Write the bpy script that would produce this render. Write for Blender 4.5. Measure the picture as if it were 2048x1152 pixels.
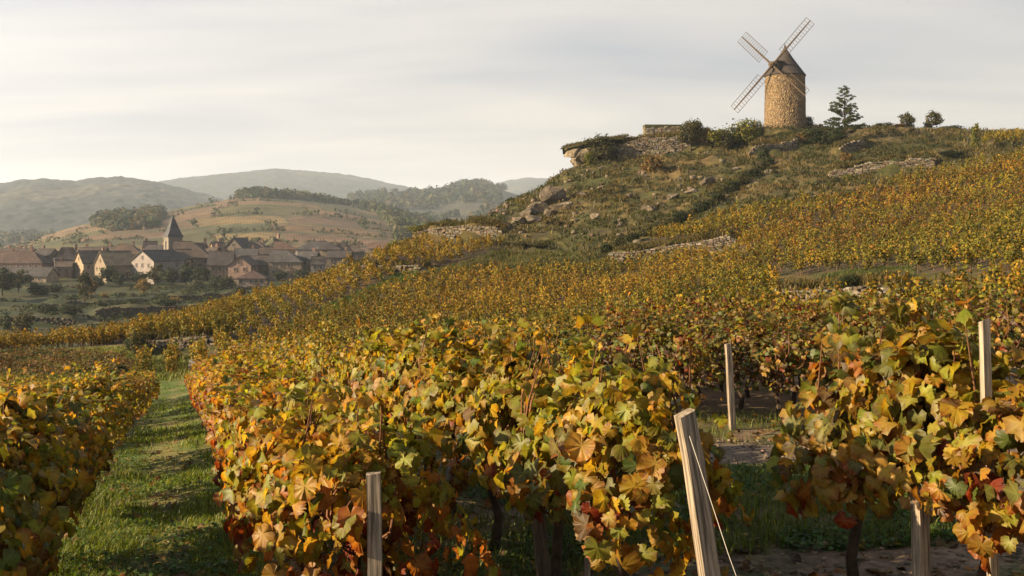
import bpy, bmesh, math, random
import numpy as np
from mathutils import Vector, Matrix

# ------------------------------------------------------------------ scene, camera, light
for o in list(bpy.data.objects):
    bpy.data.objects.remove(o)
SC = bpy.context.scene
COL = SC.collection
R = math.radians
F, YH, XC = 2000.0, 470.0, 1024.0           # focal length, horizon row and centre column of the 2048 px photograph

cam_d = bpy.data.cameras.new('camera')
cam_d.sensor_width = 36.0
cam_d.lens = F / 2048 * 36
cam_d.shift_y = -(576 - YH) / 2048
cam_d.clip_start = 0.05
cam_d.clip_end = 20000
cam = bpy.data.objects.new('camera', cam_d)
COL.objects.link(cam)
cam.location = (0, 0, 0)
cam.rotation_euler = (R(90), 0, 0)
SC.camera = cam

SUN_EL, SUN_AZ = R(21), R(14)               # azimuth: how far behind the left-hand side
SUN = Vector((-math.cos(SUN_EL) * math.cos(SUN_AZ), -math.cos(SUN_EL) * math.sin(SUN_AZ), math.sin(SUN_EL)))

world = bpy.data.worlds.new('World')
SC.world = world
world.use_nodes = True
wn, wl = world.node_tree.nodes, world.node_tree.links
wn.clear()


def wnode(t, **kw):
    n = wn.new(t)
    for k, v in kw.items():
        setattr(n, k, v)
    return n


def build_world():
    out = wnode('ShaderNodeOutputWorld')
    bg = wnode('ShaderNodeBackground')
    sky = wnode('ShaderNodeTexSky', sky_type='NISHITA', sun_disc=False, sun_elevation=SUN_EL)
    sky.sun_rotation = math.atan2(SUN.x, SUN.y)
    sky.air_density, sky.dust_density, sky.ozone_density = 1.0, 2.0, 1.0
    bg.inputs['Strength'].default_value = 0.1     # veil and blue sky together
    tc = wnode('ShaderNodeTexCoord')
    sep = wnode('ShaderNodeSeparateXYZ')
    wl.new(tc.outputs['Generated'], sep.inputs[0])

    def M(op, a, b=None, clamp=False):
        n = wnode('ShaderNodeMath', operation=op, use_clamp=clamp)
        for i, v in enumerate((a, b)):
            if v is None:
                continue
            if isinstance(v, (int, float)):
                n.inputs[i].default_value = v
            else:
                wl.new(v, n.inputs[i])
        return n.outputs[0]
    # plane of the cloud layer
    den = M('ADD', M('MAXIMUM', sep.outputs[2], 0.0), 0.16)
    px, py = M('DIVIDE', sep.outputs[0], den), M('DIVIDE', sep.outputs[1], den)
    cb = wnode('ShaderNodeCombineXYZ')
    wl.new(px, cb.inputs[0])
    wl.new(M('MULTIPLY', py, 1.0), cb.inputs[1])
    mp = wnode('ShaderNodeMapping')
    mp.inputs['Rotation'].default_value = (0, 0, R(14))
    mp.inputs['Scale'].default_value = (0.5, 1.25, 1)
    mp.inputs['Location'].default_value = (3.1, 0.65, 0)
    wl.new(cb.outputs[0], mp.inputs[0])
    n1 = wnode('ShaderNodeTexNoise')
    n1.inputs['Scale'].default_value = 1.25
    n1.inputs['Detail'].default_value = 3.5
    n1.inputs['Roughness'].default_value = 0.5
    n1.inputs['Distortion'].default_value = 0.35
    wl.new(mp.outputs[0], n1.inputs['Vector'])
    r1 = wnode('ShaderNodeMapRange')
    r1.inputs[1].default_value, r1.inputs[2].default_value = 0.36, 0.64
    wl.new(n1.outputs[0], r1.inputs[0])
    # nearness to the sun
    dp = wnode('ShaderNodeVectorMath', operation='DOT_PRODUCT')
    wl.new(tc.outputs['Generated'], dp.inputs[0])
    dp.inputs[1].default_value = SUN
    near = M('POWER', M('ADD', M('MULTIPLY', dp.outputs['Value'], 0.5), 0.5, True), 2.2)
    # veil colour: thick cloud is grey blue, thin bright cloud cream
    mixc = wnode('ShaderNodeMix', data_type='RGBA')
    mixc.inputs[6].default_value = (1.20, 1.29, 1.48, 1)
    mixc.inputs[7].default_value = (2.24, 2.07, 1.90, 1)
    wl.new(r1.outputs[0], mixc.inputs[0])
    glow = M('ADD', M('MULTIPLY', near, 1.5), 0.80)
    hz = M('POWER', M('SUBTRACT', 1.0, M('MAXIMUM', sep.outputs[2], 0.0), True), 7.0)
    # near the horizon the veil is one even pale cream
    mixh = wnode('ShaderNodeMix', data_type='RGBA')
    mixh.inputs[7].default_value = (2.60, 2.27, 1.93, 1)
    wl.new(M('MULTIPLY', hz, 0.8), mixh.inputs[0])
    wl.new(mixc.outputs[2], mixh.inputs[6])
    vm = wnode('ShaderNodeVectorMath', operation='SCALE')
    wl.new(mixh.outputs[2], vm.inputs[0])
    wl.new(glow, vm.inputs['Scale'])
    # veil thins towards the zenith
    fac = M('MAXIMUM', M('SUBTRACT', 0.97, M('MULTIPLY', M('POWER', M('MAXIMUM', sep.outputs[2], 0.0), 1.3), 0.9)), 0.10)
    fin = wnode('ShaderNodeMix', data_type='RGBA')
    wl.new(fac, fin.inputs[0])
    dim = wnode('ShaderNodeVectorMath', operation='SCALE')
    wl.new(sky.outputs[0], dim.inputs[0])
    dim.inputs['Scale'].default_value = 0.6
    wl.new(dim.outputs[0], fin.inputs[6])
    wl.new(vm.outputs[0], fin.inputs[7])
    wl.new(fin.outputs[2], bg.inputs['Color'])
    wl.new(bg.outputs[0], out.inputs['Surface'])


build_world()

sun_d = bpy.data.lights.new('sun', 'SUN')
sun_d.energy = 5.0
sun_d.angle = R(0.6)
sun_d.color = (1.0, 0.77, 0.49)
sun = bpy.data.objects.new('sun', sun_d)
COL.objects.link(sun)
sun.location = SUN * 50
sun.rotation_euler = SUN.to_track_quat('Z', 'Y').to_euler()

SC.view_settings.view_transform = 'Standard'
SC.view_settings.look = 'None'
SC.view_settings.gamma = 1
SC.view_settings.use_curve_mapping = False
SC.view_settings.exposure = 1.75
SC.render.engine = 'CYCLES'
SC.cycles.max_bounces = 6
SC.cycles.diffuse_bounces = 3
SC.cycles.transmission_bounces = 4
SC.cycles.volume_bounces = 1
SC.cycles.use_denoising = True
SC.cycles.caustics_reflective = False
SC.cycles.caustics_refractive = False

RNG = np.random.default_rng(7)
random.seed(7)


# ------------------------------------------------------------------ numeric helpers
def _hash(ix, iy, seed):
    h = (ix.astype(np.int64) * 374761393 + iy.astype(np.int64) * 668265263 + seed * 1442695041) & 0xffffffff
    h = ((h ^ (h >> 13)) * 1274126177) & 0xffffffff
    return ((h ^ (h >> 16)) & 0xffff) / 65535.0


def vnoise(x, y, seed=0):
    x, y = np.asarray(x, float), np.asarray(y, float)
    ix, iy = np.floor(x), np.floor(y)
    fx, fy = x - ix, y - iy
    fx, fy = fx * fx * (3 - 2 * fx), fy * fy * (3 - 2 * fy)
    a, b = _hash(ix, iy, seed), _hash(ix + 1, iy, seed)
    c, d = _hash(ix, iy + 1, seed), _hash(ix + 1, iy + 1, seed)
    return (a * (1 - fx) + b * fx) * (1 - fy) + (c * (1 - fx) + d * fx) * fy


def fbm(x, y, octv=4, seed=0):
    s, a, t = 0.0, 0.5, 0.0
    for i in range(octv):
        s = s + a * vnoise(np.asarray(x) * 2 ** i, np.asarray(y) * 2 ** i, seed + i * 17)
        t += a
        a *= 0.5
    return s / t


def sstep(a, b, x):
    t = np.clip((np.asarray(x, float) - a) / (b - a), 0, 1)
    return t * t * (3 - 2 * t)


def inpoly(x, y, poly):
    x, y = np.asarray(x, float), np.asarray(y, float)
    r = np.zeros(x.shape, bool)
    n = len(poly)
    for i in range(n):
        x0, y0 = poly[i]
        x1, y1 = poly[(i + 1) % n]
        if y0 == y1:
            continue
        c = ((y0 > y) != (y1 > y)) & (x < (x1 - x0) * (y - y0) / (y1 - y0) + x0)
        r ^= c
    return r


def W(px, py, D):
    """point seen at photo pixel (px, py) at depth D"""
    return Vector(((px - XC) / F * D, D, (YH - py) / F * D))


# ------------------------------------------------------------------ object helpers
def tag(o, label=None, cat=None, group=None, kind=None):
    if label:
        o['label'] = label
    if cat:
        o['category'] = cat
    if group:
        o['group'] = group
    if kind:
        o['kind'] = kind
    return o


def empty(name, loc, rz=0.0, label=None, cat=None, group=None):
    o = bpy.data.objects.new(name, None)
    o.empty_display_size = 0.2
    o.location = loc
    o.rotation_euler = (0, 0, rz)
    COL.objects.link(o)
    return tag(o, label, cat, group)


def link(name, me, parent=None, color=None):
    o = bpy.data.objects.new(name, me)
    COL.objects.link(o)
    if parent:
        o.parent = parent
    if color is not None:
        o.color = (*color[:3], 1)
    return o


def mesh(name, V, faces, mat=None, col=None, smooth=False, attrs=None):
    """faces: an (n,k) int array or a list of such arrays; col: per-vertex albedo"""
    V = np.asarray(V, np.float32)
    if isinstance(faces, np.ndarray):
        faces = [faces]
    faces = [np.asarray(f, np.int32) for f in faces if len(f)]
    me = bpy.data.meshes.new(name)
    me.vertices.add(len(V))
    me.vertices.foreach_set('co', V.ravel())
    nl = sum(f.size for f in faces)
    nf = sum(len(f) for f in faces)
    me.loops.add(nl)
    me.loops.foreach_set('vertex_index', np.concatenate([f.ravel() for f in faces]))
    me.polygons.add(nf)
    tot = np.concatenate([np.full(len(f), f.shape[1], np.int32) for f in faces])
    st = np.concatenate([[0], np.cumsum(tot)[:-1]]).astype(np.int32)
    me.polygons.foreach_set('loop_start', st)
    if smooth:
        me.polygons.foreach_set('use_smooth', np.ones(nf, bool))
    if col is not None:
        a = me.attributes.new('col', 'FLOAT_COLOR', 'POINT')
        c = np.ones((len(V), 4), np.float32)
        c[:, :3] = col
        a.data.foreach_set('color', c.ravel())
    for k, v in (attrs or {}).items():
        a = me.attributes.new(k, 'FLOAT', 'POINT')
        a.data.foreach_set('value', np.asarray(v, np.float32))
    if mat:
        me.materials.append(mat)
    me.update(calc_edges=True)
    me.validate()
    return me


class MB:
    """collects boxes, tubes and loose polygons into one mesh"""

    def __init__(s):
        s.v, s.f, s.c = [], [], []
        s.n = 0

    def add(s, V, faces, col=None):
        V = [tuple(p) for p in V]
        s.v += V
        s.f += [[i + s.n for i in f] for f in faces]
        s.c += [col or (1, 1, 1)] * len(V)
        s.n += len(V)

    def box(s, c, size, rot=None, col=None, taper=1.0, jit=0.0):
        hx, hy, hz = size[0] / 2, size[1] / 2, size[2] / 2
        P = []
        for z in (-1, 1):
            k = taper if z > 0 else 1
            for x, y in ((-1, -1), (1, -1), (1, 1), (-1, 1)):
                p = Vector((x * hx * k, y * hy * k, z * hz))
                if jit:
                    p += Vector([random.uniform(-jit, jit) for _ in range(3)])
                if rot is not None:
                    p = rot @ p
                P.append(p + Vector(c))
        s.add(P, [(0, 3, 2, 1), (4, 5, 6, 7), (0, 1, 5, 4), (1, 2, 6, 5), (2, 3, 7, 6), (3, 0, 4, 7)], col)

    def tube(s, pts, rad, n=6, col=None, cap=True):
        pts = [Vector(p) for p in pts]
        if isinstance(rad, (int, float)):
            rad = [rad] * len(pts)
        V, Fc = [], []
        for i, p in enumerate(pts):
            t = (pts[min(i + 1, len(pts) - 1)] - pts[max(i - 1, 0)]).normalized()
            a = Vector((0, 0, 1)) if abs(t.z) < 0.9 else Vector((1, 0, 0))
            u = t.cross(a).normalized()
            w = t.cross(u)
            for k in range(n):
                an = 2 * math.pi * k / n
                V.append(p + (u * math.cos(an) + w * math.sin(an)) * rad[i])
        for i in range(len(pts) - 1):
            for k in range(n):
                a, b = i * n + k, i * n + (k + 1) % n
                Fc.append((a, b, b + n, a + n))
        if cap:
            Fc.append(tuple(range(n - 1, -1, -1)))
            Fc.append(tuple(range((len(pts) - 1) * n, len(pts) * n)))
        s.add(V, Fc, col)

    def mesh(s, name, mat, smooth=False):
        me = bpy.data.meshes.new(name)
        me.from_pydata([tuple(v) for v in s.v], [], s.f)
        a = me.attributes.new('col', 'FLOAT_COLOR', 'POINT')
        c = np.ones((len(s.v), 4), np.float32)
        c[:, :3] = s.c
        a.data.foreach_set('color', c.ravel())
        me.materials.append(mat)
        if smooth:
            me.polygons.foreach_set('use_smooth', np.ones(len(me.polygons), bool))
        me.update()
        return me

    def build(s, name, mat, parent=None, smooth=False, color=None):
        return link(name, s.mesh(name, mat, smooth), parent, color)


# ------------------------------------------------------------------ materials
def new_mat(name):
    m = bpy.data.materials.new(name)
    m.use_nodes = True
    nt = m.node_tree
    nt.nodes.clear()
    out = nt.nodes.new('ShaderNodeOutputMaterial')
    return m, nt.nodes, nt.links, out


def mixrgb(N, L, mode, fac, a, b):
    n = N.new('ShaderNodeMix')
    n.data_type = 'RGBA'
    n.blend_type = mode
    n.clamp_result = False
    for i, v in ((0, fac), (6, a), (7, b)):
        if isinstance(v, (int, float)):
            n.inputs[i].default_value = v
        elif isinstance(v, tuple):
            n.inputs[i].default_value = (*v[:3], 1)
        else:
            L.new(v, n.inputs[i])
    return n.outputs[2]


def noise_node(N, L, scale, detail=4, rough=0.55, vec=None):
    n = N.new('ShaderNodeTexNoise')
    n.inputs['Scale'].default_value = scale
    n.inputs['Detail'].default_value = detail
    n.inputs['Roughness'].default_value = rough
    if vec is None:
        tc = N.new('ShaderNodeTexCoord')
        vec = tc.outputs['Object']
    L.new(vec, n.inputs['Vector'])
    return n.outputs[0]


def maprange(N, L, v, a, b, c, d):
    n = N.new('ShaderNodeMapRange')
    L.new(v, n.inputs[0])
    for i, x in enumerate((a, b, c, d)):
        n.inputs[i + 1].default_value = x
    return n.outputs[0]


ALB = 0.78          # the sun-bleached palette below, brought to measured reflectances


def base_color(N, L, src, const=None):
    """'attr' vertex albedo, 'obj' object colour, 'both' their product, else a constant"""
    if src == 'const':
        r = N.new('ShaderNodeRGB')
        r.outputs[0].default_value = (*(c * ALB for c in const), 1)
        return r.outputs[0]
    a = o = None
    if src in ('attr', 'both'):
        n = N.new('ShaderNodeAttribute')
        n.attribute_name = 'col'
        a = n.outputs['Color']
    if src in ('obj', 'both'):
        o = N.new('ShaderNodeObjectInfo').outputs['Color']
    if src == 'both':
        return mixrgb(N, L, 'MULTIPLY', 1.0, mixrgb(N, L, 'MULTIPLY', 1.0, a, o), (ALB, ALB, ALB))
    return mixrgb(N, L, 'MULTIPLY', 1.0, a or o, (ALB, ALB, ALB))


def rough_mat(name, src='attr', const=None, n1=(6, 0.45, 1.5), n2=None, rough=0.9, bump=None, spec=0.15):
    m, N, L, out = new_mat(name)
    p = N.new('ShaderNodeBsdfPrincipled')
    c = base_color(N, L, src, const)
    for nn in (n1, n2):
        if nn:
            v = noise_node(N, L, nn[0])
            g = N.new('ShaderNodeCombineColor')
            f = maprange(N, L, v, 0.3, 0.7, nn[1], nn[2])
            for i in range(3):
                L.new(f, g.inputs[i])
            c = mixrgb(N, L, 'MULTIPLY', 1.0, c, g.outputs[0])
    L.new(c, p.inputs['Base Color'])
    p.inputs['Roughness'].default_value = rough
    p.inputs['Specular IOR Level'].default_value = spec
    if bump:
        b = N.new('ShaderNodeBump')
        b.inputs['Strength'].default_value = bump[1]
        b.inputs['Distance'].default_value = bump[2]
        L.new(noise_node(N, L, bump[0], 6, 0.65), b.inputs['Height'])
        L.new(b.outputs[0], p.inputs['Normal'])
    L.new(p.outputs[0], out.inputs[0])
    return m


def leaf_mat(name, src, transl=0.35, veins=False, spec=0.3, rough=0.5, tint=(1.0, 0.9, 0.55)):
    m, N, L, out = new_mat(name)
    c = base_color(N, L, src)
    if veins:
        ra = N.new('ShaderNodeAttribute')
        ra.attribute_name = 'rad'
        ve = N.new('ShaderNodeAttribute')
        ve.attribute_name = 'vein'
        geo = N.new('ShaderNodeNewGeometry').outputs['Position']
        nz = noise_node(N, L, 16.0, 3, 0.55, geo)
        # brown dry margin, patchy
        e = N.new('ShaderNodeMath')
        e.operation = 'MULTIPLY'
        L.new(maprange(N, L, ra.outputs['Fac'], 0.30, 0.95, 0, 1), e.inputs[0])
        L.new(maprange(N, L, nz, 0.40, 0.60, 0, 1), e.inputs[1])
        c = mixrgb(N, L, 'MIX', e.outputs[0], c, mixrgb(N, L, 'MULTIPLY', 1.0, c, (0.62, 0.27, 0.15)))
        blot = noise_node(N, L, 55.0, 2, 0.5, geo)
        drift = noise_node(N, L, 9.0, 2, 0.5, geo)
        c = mixrgb(N, L, 'MIX', maprange(N, L, drift, 0.40, 0.65, 0, 0.7), c, mixrgb(N, L, 'MULTIPLY', 1.0, c, (0.55, 0.74, 0.8)))
        c = mixrgb(N, L, 'MIX', maprange(N, L, blot, 0.60, 0.70, 0, 0.7), c, mixrgb(N, L, 'MULTIPLY', 1.0, c, (0.42, 0.28, 0.2)))
        pw = N.new('ShaderNodeMath')
        pw.operation = 'POWER'
        L.new(ve.outputs['Fac'], pw.inputs[0])
        pw.inputs[1].default_value = 7
        c = mixrgb(N, L, 'MIX', maprange(N, L, pw.outputs[0], 0, 1, 0, 0.5), c, mixrgb(N, L, 'ADD', 1.0, c, (0.10, 0.10, 0.03)))
    p = N.new('ShaderNodeBsdfPrincipled')
    L.new(c, p.inputs['Base Color'])
    p.inputs['Roughness'].default_value = rough
    p.inputs['Specular IOR Level'].default_value = spec
    t = N.new('ShaderNodeBsdfTranslucent')
    L.new(mixrgb(N, L, 'MULTIPLY', 1.0, mixrgb(N, L, 'MULTIPLY', 1.0, c, (1.5, 1.5, 1.5)), tint), t.inputs[0])
    mx = N.new('ShaderNodeMixShader')
    mx.inputs[0].default_value = transl
    L.new(p.outputs[0], mx.inputs[1])
    L.new(t.outputs[0], mx.inputs[2])
    L.new(mx.outputs[0], out.inputs[0])
    return m


M = {}
M['terrain'] = rough_mat('terrain_ground', 'attr', n1=(0.9, 0.62, 1.4), n2=(14, 0.5, 1.5), bump=(16, 0.5, 0.025))
M['hill'] = rough_mat('hill_cover', 'attr', n1=(0.02, 0.75, 1.25), n2=(0.12, 0.55, 1.45))
M['gravel'] = rough_mat('gravel_track', 'const', (0.165, 0.122, 0.085), n1=(3, 0.55, 1.35), n2=(45, 0.5, 1.5), bump=(40, 0.8, 0.02))
M['leaf'] = leaf_mat('vine_leaf', 'obj', 0.5, True)
M['leaf_mass'] = leaf_mat('vine_leaf_mass', 'both', 0.5, True)
M['field'] = leaf_mat('field_leaf', 'both', 0.22, False, spec=0.15, rough=0.7)
M['tree_leaf'] = leaf_mat('tree_leaf', 'both', 0.25, False, spec=0.15, rough=0.7)
M['grass'] = leaf_mat('grass_blade', 'attr', 0.35, False, spec=0.25, rough=0.6, tint=(0.9, 1.0, 0.4))
M['stone'] = rough_mat('wall_stone', 'obj', n1=(5, 0.6, 1.35), n2=(25, 0.7, 1.25), bump=(14, 0.5, 0.04))
M['stone_mass'] = rough_mat('stone_mass', 'attr', n1=(5, 0.6, 1.35), n2=(25, 0.7, 1.25), bump=(14, 0.5, 0.04))
M['core'] = rough_mat('wall_core', 'const', (0.10, 0.08, 0.055), n1=(6, 0.6, 1.3))
M['mortar'] = rough_mat('lime_mortar', 'const', (0.17, 0.118, 0.066), n1=(3, 0.7, 1.2), n2=(20, 0.7, 1.3))
M['rock'] = rough_mat('lichen_rock', 'obj', n1=(0.9, 0.35, 1.6), n2=(6, 0.45, 1.5), bump=(3, 0.9, 0.15))
M['bark'] = rough_mat('vine_bark', 'const', (0.055, 0.038, 0.026), n1=(12, 0.5, 1.6), bump=(40, 0.8, 0.01))
M['cane'] = rough_mat('vine_cane', 'const', (0.15, 0.07, 0.035), n1=(12, 0.6, 1.4))
M['tree_bark'] = rough_mat('tree_bark', 'const', (0.075, 0.055, 0.04), n1=(5, 0.5, 1.5))
M['stucco'] = rough_mat('house_stucco', 'obj', n1=(0.35, 0.72, 1.22), n2=(2.2, 0.75, 1.2))
M['window_frame'] = rough_mat('window_frame', 'obj', n1=None)
M['slab'] = rough_mat('stone_slab', 'const', (0.22, 0.19, 0.16), n1=(2, 0.6, 1.3), n2=(12, 0.6, 1.3), bump=(6, 0.6, 0.05))
M['wire'] = rough_mat('guy_wire', 'const', (0.45, 0.42, 0.36), n1=None, rough=0.5)
M['mill_wood'] = rough_mat('mill_timber', 'const', (0.085, 0.060, 0.040), n1=(3, 0.6, 1.3))
M['dark_wood'] = rough_mat('dark_timber', 'const', (0.07, 0.055, 0.045), n1=(3, 0.6, 1.3))


def wood_mat(name, base):
    m, N, L, out = new_mat(name)
    tc = N.new('ShaderNodeTexCoord')
    mp = N.new('ShaderNodeMapping')
    mp.inputs['Scale'].default_value = (30, 30, 1.3)
    L.new(tc.outputs['Object'], mp.inputs[0])
    g = noise_node(N, L, 2.2, 6, 0.65, mp.outputs[0])
    big = noise_node(N, L, 7.0, 3)
    c = mixrgb(N, L, 'MIX', maprange(N, L, g, 0.40, 0.60, 0, 1), tuple(x * 0.28 for x in base), tuple(x * 1.15 for x in base))
    c = mixrgb(N, L, 'MIX', maprange(N, L, big, 0.5, 0.75, 0, 0.6), c, (base[0] * 0.4, base[1] * 0.42, base[2] * 0.38))
    p = N.new('ShaderNodeBsdfPrincipled')
    L.new(c, p.inputs['Base Color'])
    p.inputs['Roughness'].default_value = 0.85
    p.inputs['Specular IOR Level'].default_value = 0.15
    b = N.new('ShaderNodeBump')
    b.inputs['Strength'].default_value = 0.7
    b.inputs['Distance'].default_value = 0.004
    L.new(g, b.inputs['Height'])
    L.new(b.outputs[0], p.inputs['Normal'])
    L.new(p.outputs[0], out.inputs[0])
    return m


M['post'] = wood_mat('weathered_post', (0.235, 0.19, 0.14))
M['post_dark'] = wood_mat('shade_tinted_post', (0.13, 0.10, 0.07))  # darker copy of the post wood, shade under the leaves painted in
M['shingle'] = wood_mat('mill_shingle', (0.060, 0.051, 0.046))


def roof_mat():
    m, N, L, out = new_mat('house_roof_tile')
    c = N.new('ShaderNodeObjectInfo').outputs['Color']
    tc = N.new('ShaderNodeTexCoord')
    br = N.new('ShaderNodeTexBrick')
    br.inputs['Scale'].default_value = 2.4
    br.inputs['Color1'].default_value = (0.72, 0.72, 0.72, 1)
    br.inputs['Color2'].default_value = (1.25, 1.25, 1.25, 1)
    br.inputs['Mortar'].default_value = (0.5, 0.5, 0.5, 1)
    br.inputs['Mortar Size'].default_value = 0.03
    mp = N.new('ShaderNodeMapping')
    mp.inputs['Rotation'].default_value = (R(35), 0, 0)
    L.new(tc.outputs['Object'], mp.inputs[0])
    L.new(mp.outputs[0], br.inputs['Vector'])
    c = mixrgb(N, L, 'MULTIPLY', 1.0, c, br.outputs['Color'])
    v = noise_node(N, L, 0.5, 5, 0.6)
    g = N.new('ShaderNodeCombineColor')
    f = maprange(N, L, v, 0.3, 0.7, 0.6, 1.45)
    for i in range(3):
        L.new(f, g.inputs[i])
    c = mixrgb(N, L, 'MULTIPLY', 1.0, c, g.outputs[0])
    v2 = noise_node(N, L, 1.7, 2, 0.5)      # pale speckles painted in for glints and skylights
    c = mixrgb(N, L, 'MIX', maprange(N, L, v2, 0.70, 0.73, 0, 0.6), c, (0.42, 0.36, 0.31))
    p = N.new('ShaderNodeBsdfPrincipled')
    L.new(c, p.inputs['Base Color'])
    p.inputs['Roughness'].default_value = 0.8
    p.inputs['Specular IOR Level'].default_value = 0.2
    L.new(p.outputs[0], out.inputs[0])
    return m


M['roof'] = roof_mat()


def glass_mat():
    m, N, L, out = new_mat('window_pane')
    p = N.new('ShaderNodeBsdfPrincipled')
    p.inputs['Base Color'].default_value = (0.02, 0.022, 0.025, 1)
    p.inputs['Roughness'].default_value = 0.25
    L.new(p.outputs[0], out.inputs[0])
    return m


M['glass'] = glass_mat()

# ------------------------------------------------------------------ the lie of the land
VAL = [(100, -13.0), (130, -14.9), (180, -16.4), (220, -15.9), (260, -15.2), (285, -14.2), (310, -12.9), (330, -11.6), (360, -10.0), (400, -8.8), (450, -8.6), (700, -9)]
NEARL = [(1, -1.98), (4, -2.0), (6.4, -2.15), (15, -3.18), (27, -4.86), (37, -6.25)]
NEARM = [(1, -1.98), (4, -1.98), (6.4, -2.12), (15, -2.95), (27, -4.3), (37, -5.5)]
NEARC = [(1, -1.95), (4, -1.95), (6.4, -2.08), (10, -2.2), (15, -2.6), (27, -3.7), (40, -4.9)]
NEARR = [(1, -1.9), (4, -1.9), (7, -2.0), (10, -2.1), (12, -2.2), (18, -2.65)]
COLS = [
    (-1600, NEARL + [(41, -6.7), (48, -6.9), (60, -7.14), (67, -7.9), (74, -10), (85, -12)] + VAL[1:]),
    (0, NEARL + [(41, -6.7), (48, -6.9), (56, -6.85), (60, -7.1), (67, -7.75), (74, -9.6), (85, -12.5)] + VAL[1:]),
    (300, NEARL + [(41, -6.6), (48, -7.0), (55, -7.2), (60, -7.2), (62, -6.9), (76, -7.3), (82, -8.6), (95, -12.5)] + VAL[1:]),
    (500, NEARM + [(45, -6.2), (55, -6.46), (70, -6.35), (84, -5.35), (92, -6.6), (104, -12)] + VAL[1:]),
    (720, NEARM + [(55, -6.1), (70, -5.95), (85, -4.5), (92, -3.25), (100, -2.6), (107, -4), (125, -11)] + VAL[2:]),
    (850, NEARC + [(55, -5.85), (75, -4.9), (90, -3.4), (95, -2.85), (105, -0.5), (111, 0.5), (118, -2), (135, -11)] + VAL[2:]),
    (1000, NEARC + [(55, -5.6), (75, -4.7), (90, -3.15), (105, 0.0), (120, 3.0), (129, 4.9), (137, 2), (165, -11)] + VAL[2:]),
    (1130, NEARC[:-1] + [(40, -4.7), (55, -5.4), (75, -4.5), (90, -3.05), (110, 1.65), (130, 6.8), (142, 10.2), (150, 10), (175, -3), (220, -12)] + VAL[4:]),
    (1250, NEARR + [(30, -3.2), (52, -4.9), (75, -4.1), (88, -2.0), (107, 2.2), (128, 7.4), (140, 11.0), (150, 12.5), (175, 6), (240, -8)] + VAL[5:]),
    (1400, NEARR + [(30, -3.0), (48, -4.0), (68, -3.0), (84, -1.4), (102, 2.4), (122, 7.0), (137, 11.5), (146, 14.2), (160, 15), (200, 10), (270, -8)] + VAL[6:]),
    (1560, NEARR + [(30, -3.3), (45, -3.5), (60, -2.5), (80, 0.0), (100, 3.75), (120, 7.8), (134, 11.3), (144, 14.9), (149, 16.5), (170, 16.8), (210, 12), (290, -6)] + VAL[7:]),
    (1800, NEARR + [(30, -3.0), (41, -2.75), (53, -2.1), (70, -.35), (90, 3.15), (105, 6.5), (125, 10.4), (145, 15.4), (165, 16.6), (210, 12), (300, -6)] + VAL[7:]),
    (2048, [(1, -1.9), (4, -1.9), (7, -1.95), (12, -2.1), (25, -2.5), (33, -2.3), (40, -1.5), (50, -.75), (70, 1.75), (90, 6.0), (120, 10.3), (145, 14.9), (165, 15.6), (210, 12), (300, -6)] + VAL[7:]),
    (3600, [(1, -1.9), (4, -1.9), (12, -1.8), (25, -1.4), (36, -1.0), (50, 0.2), (70, 3.2), (90, 7.2), (120, 11.5), (145, 15), (165, 15.6), (210, 12), (300, -6)] + VAL[7:]),
]
_LD = np.linspace(math.log(1.0), math.log(700), 520)
_XG = np.arange(-1600, 3601, 10.0)


def _table():
    T = np.array([np.interp(_LD, [math.log(d) for d, z in pr], [z for d, z in pr]) for _, pr in COLS])
    xs = np.array([c[0] for c in COLS], float)
    G = np.empty((len(_XG), len(_LD)))
    for j in range(len(_LD)):
        G[:, j] = np.interp(_XG, xs, T[:, j])
    k = np.exp(-0.5 * (np.arange(-9, 10) / 3.5) ** 2)
    k /= k.sum()
    Gp = np.pad(G, ((9, 9), (0, 0)), 'edge')
    G = sum(k[i] * Gp[i:i + G.shape[0]] for i in range(19))
    k = np.exp(-0.5 * (np.arange(-4, 5) / 1.3) ** 2)
    k /= k.sum()
    Gp = np.pad(G, ((0, 0), (4, 4)), 'edge')
    return sum(k[i] * Gp[:, i:i + G.shape[1]] for i in range(9))


_TAB = _table()

# retaining walls: column and depth of both ends, height; the ground steps up behind each
WALLS = {
    'ruin': (1235, 140.5, 1425, 139.0, 2.6), 'mill_left': (1498, 131.5, 1592, 133.5, 1.35), 'pine': (1668, 126, 1722, 128, 1.4),
    'terrace_right': (1660, 109, 1872, 107, 1.25), 'bastion': (828, 108.5, 1005, 104.5, 1.35), 'mid': (1222, 85, 1475, 81, 1.25),
    'low': (1560, 47, 1815, 41.5, 0.85), 'lane_end': (268, 61.0, 440, 60.5, 0.75), 'band': (690, 94, 850, 90, 0.8),
    'garden_lower': (190, 197, 480, 208, 2.2), 'garden_upper': (330, 236, 480, 246, 1.6), 'garden_left': (-260, 176, 150, 183, 1.5),
    'garden_mid': (90, 222, 320, 231, 1.0), 'village_edge': (60, 268, 192, 272, 1.3),
}


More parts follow.
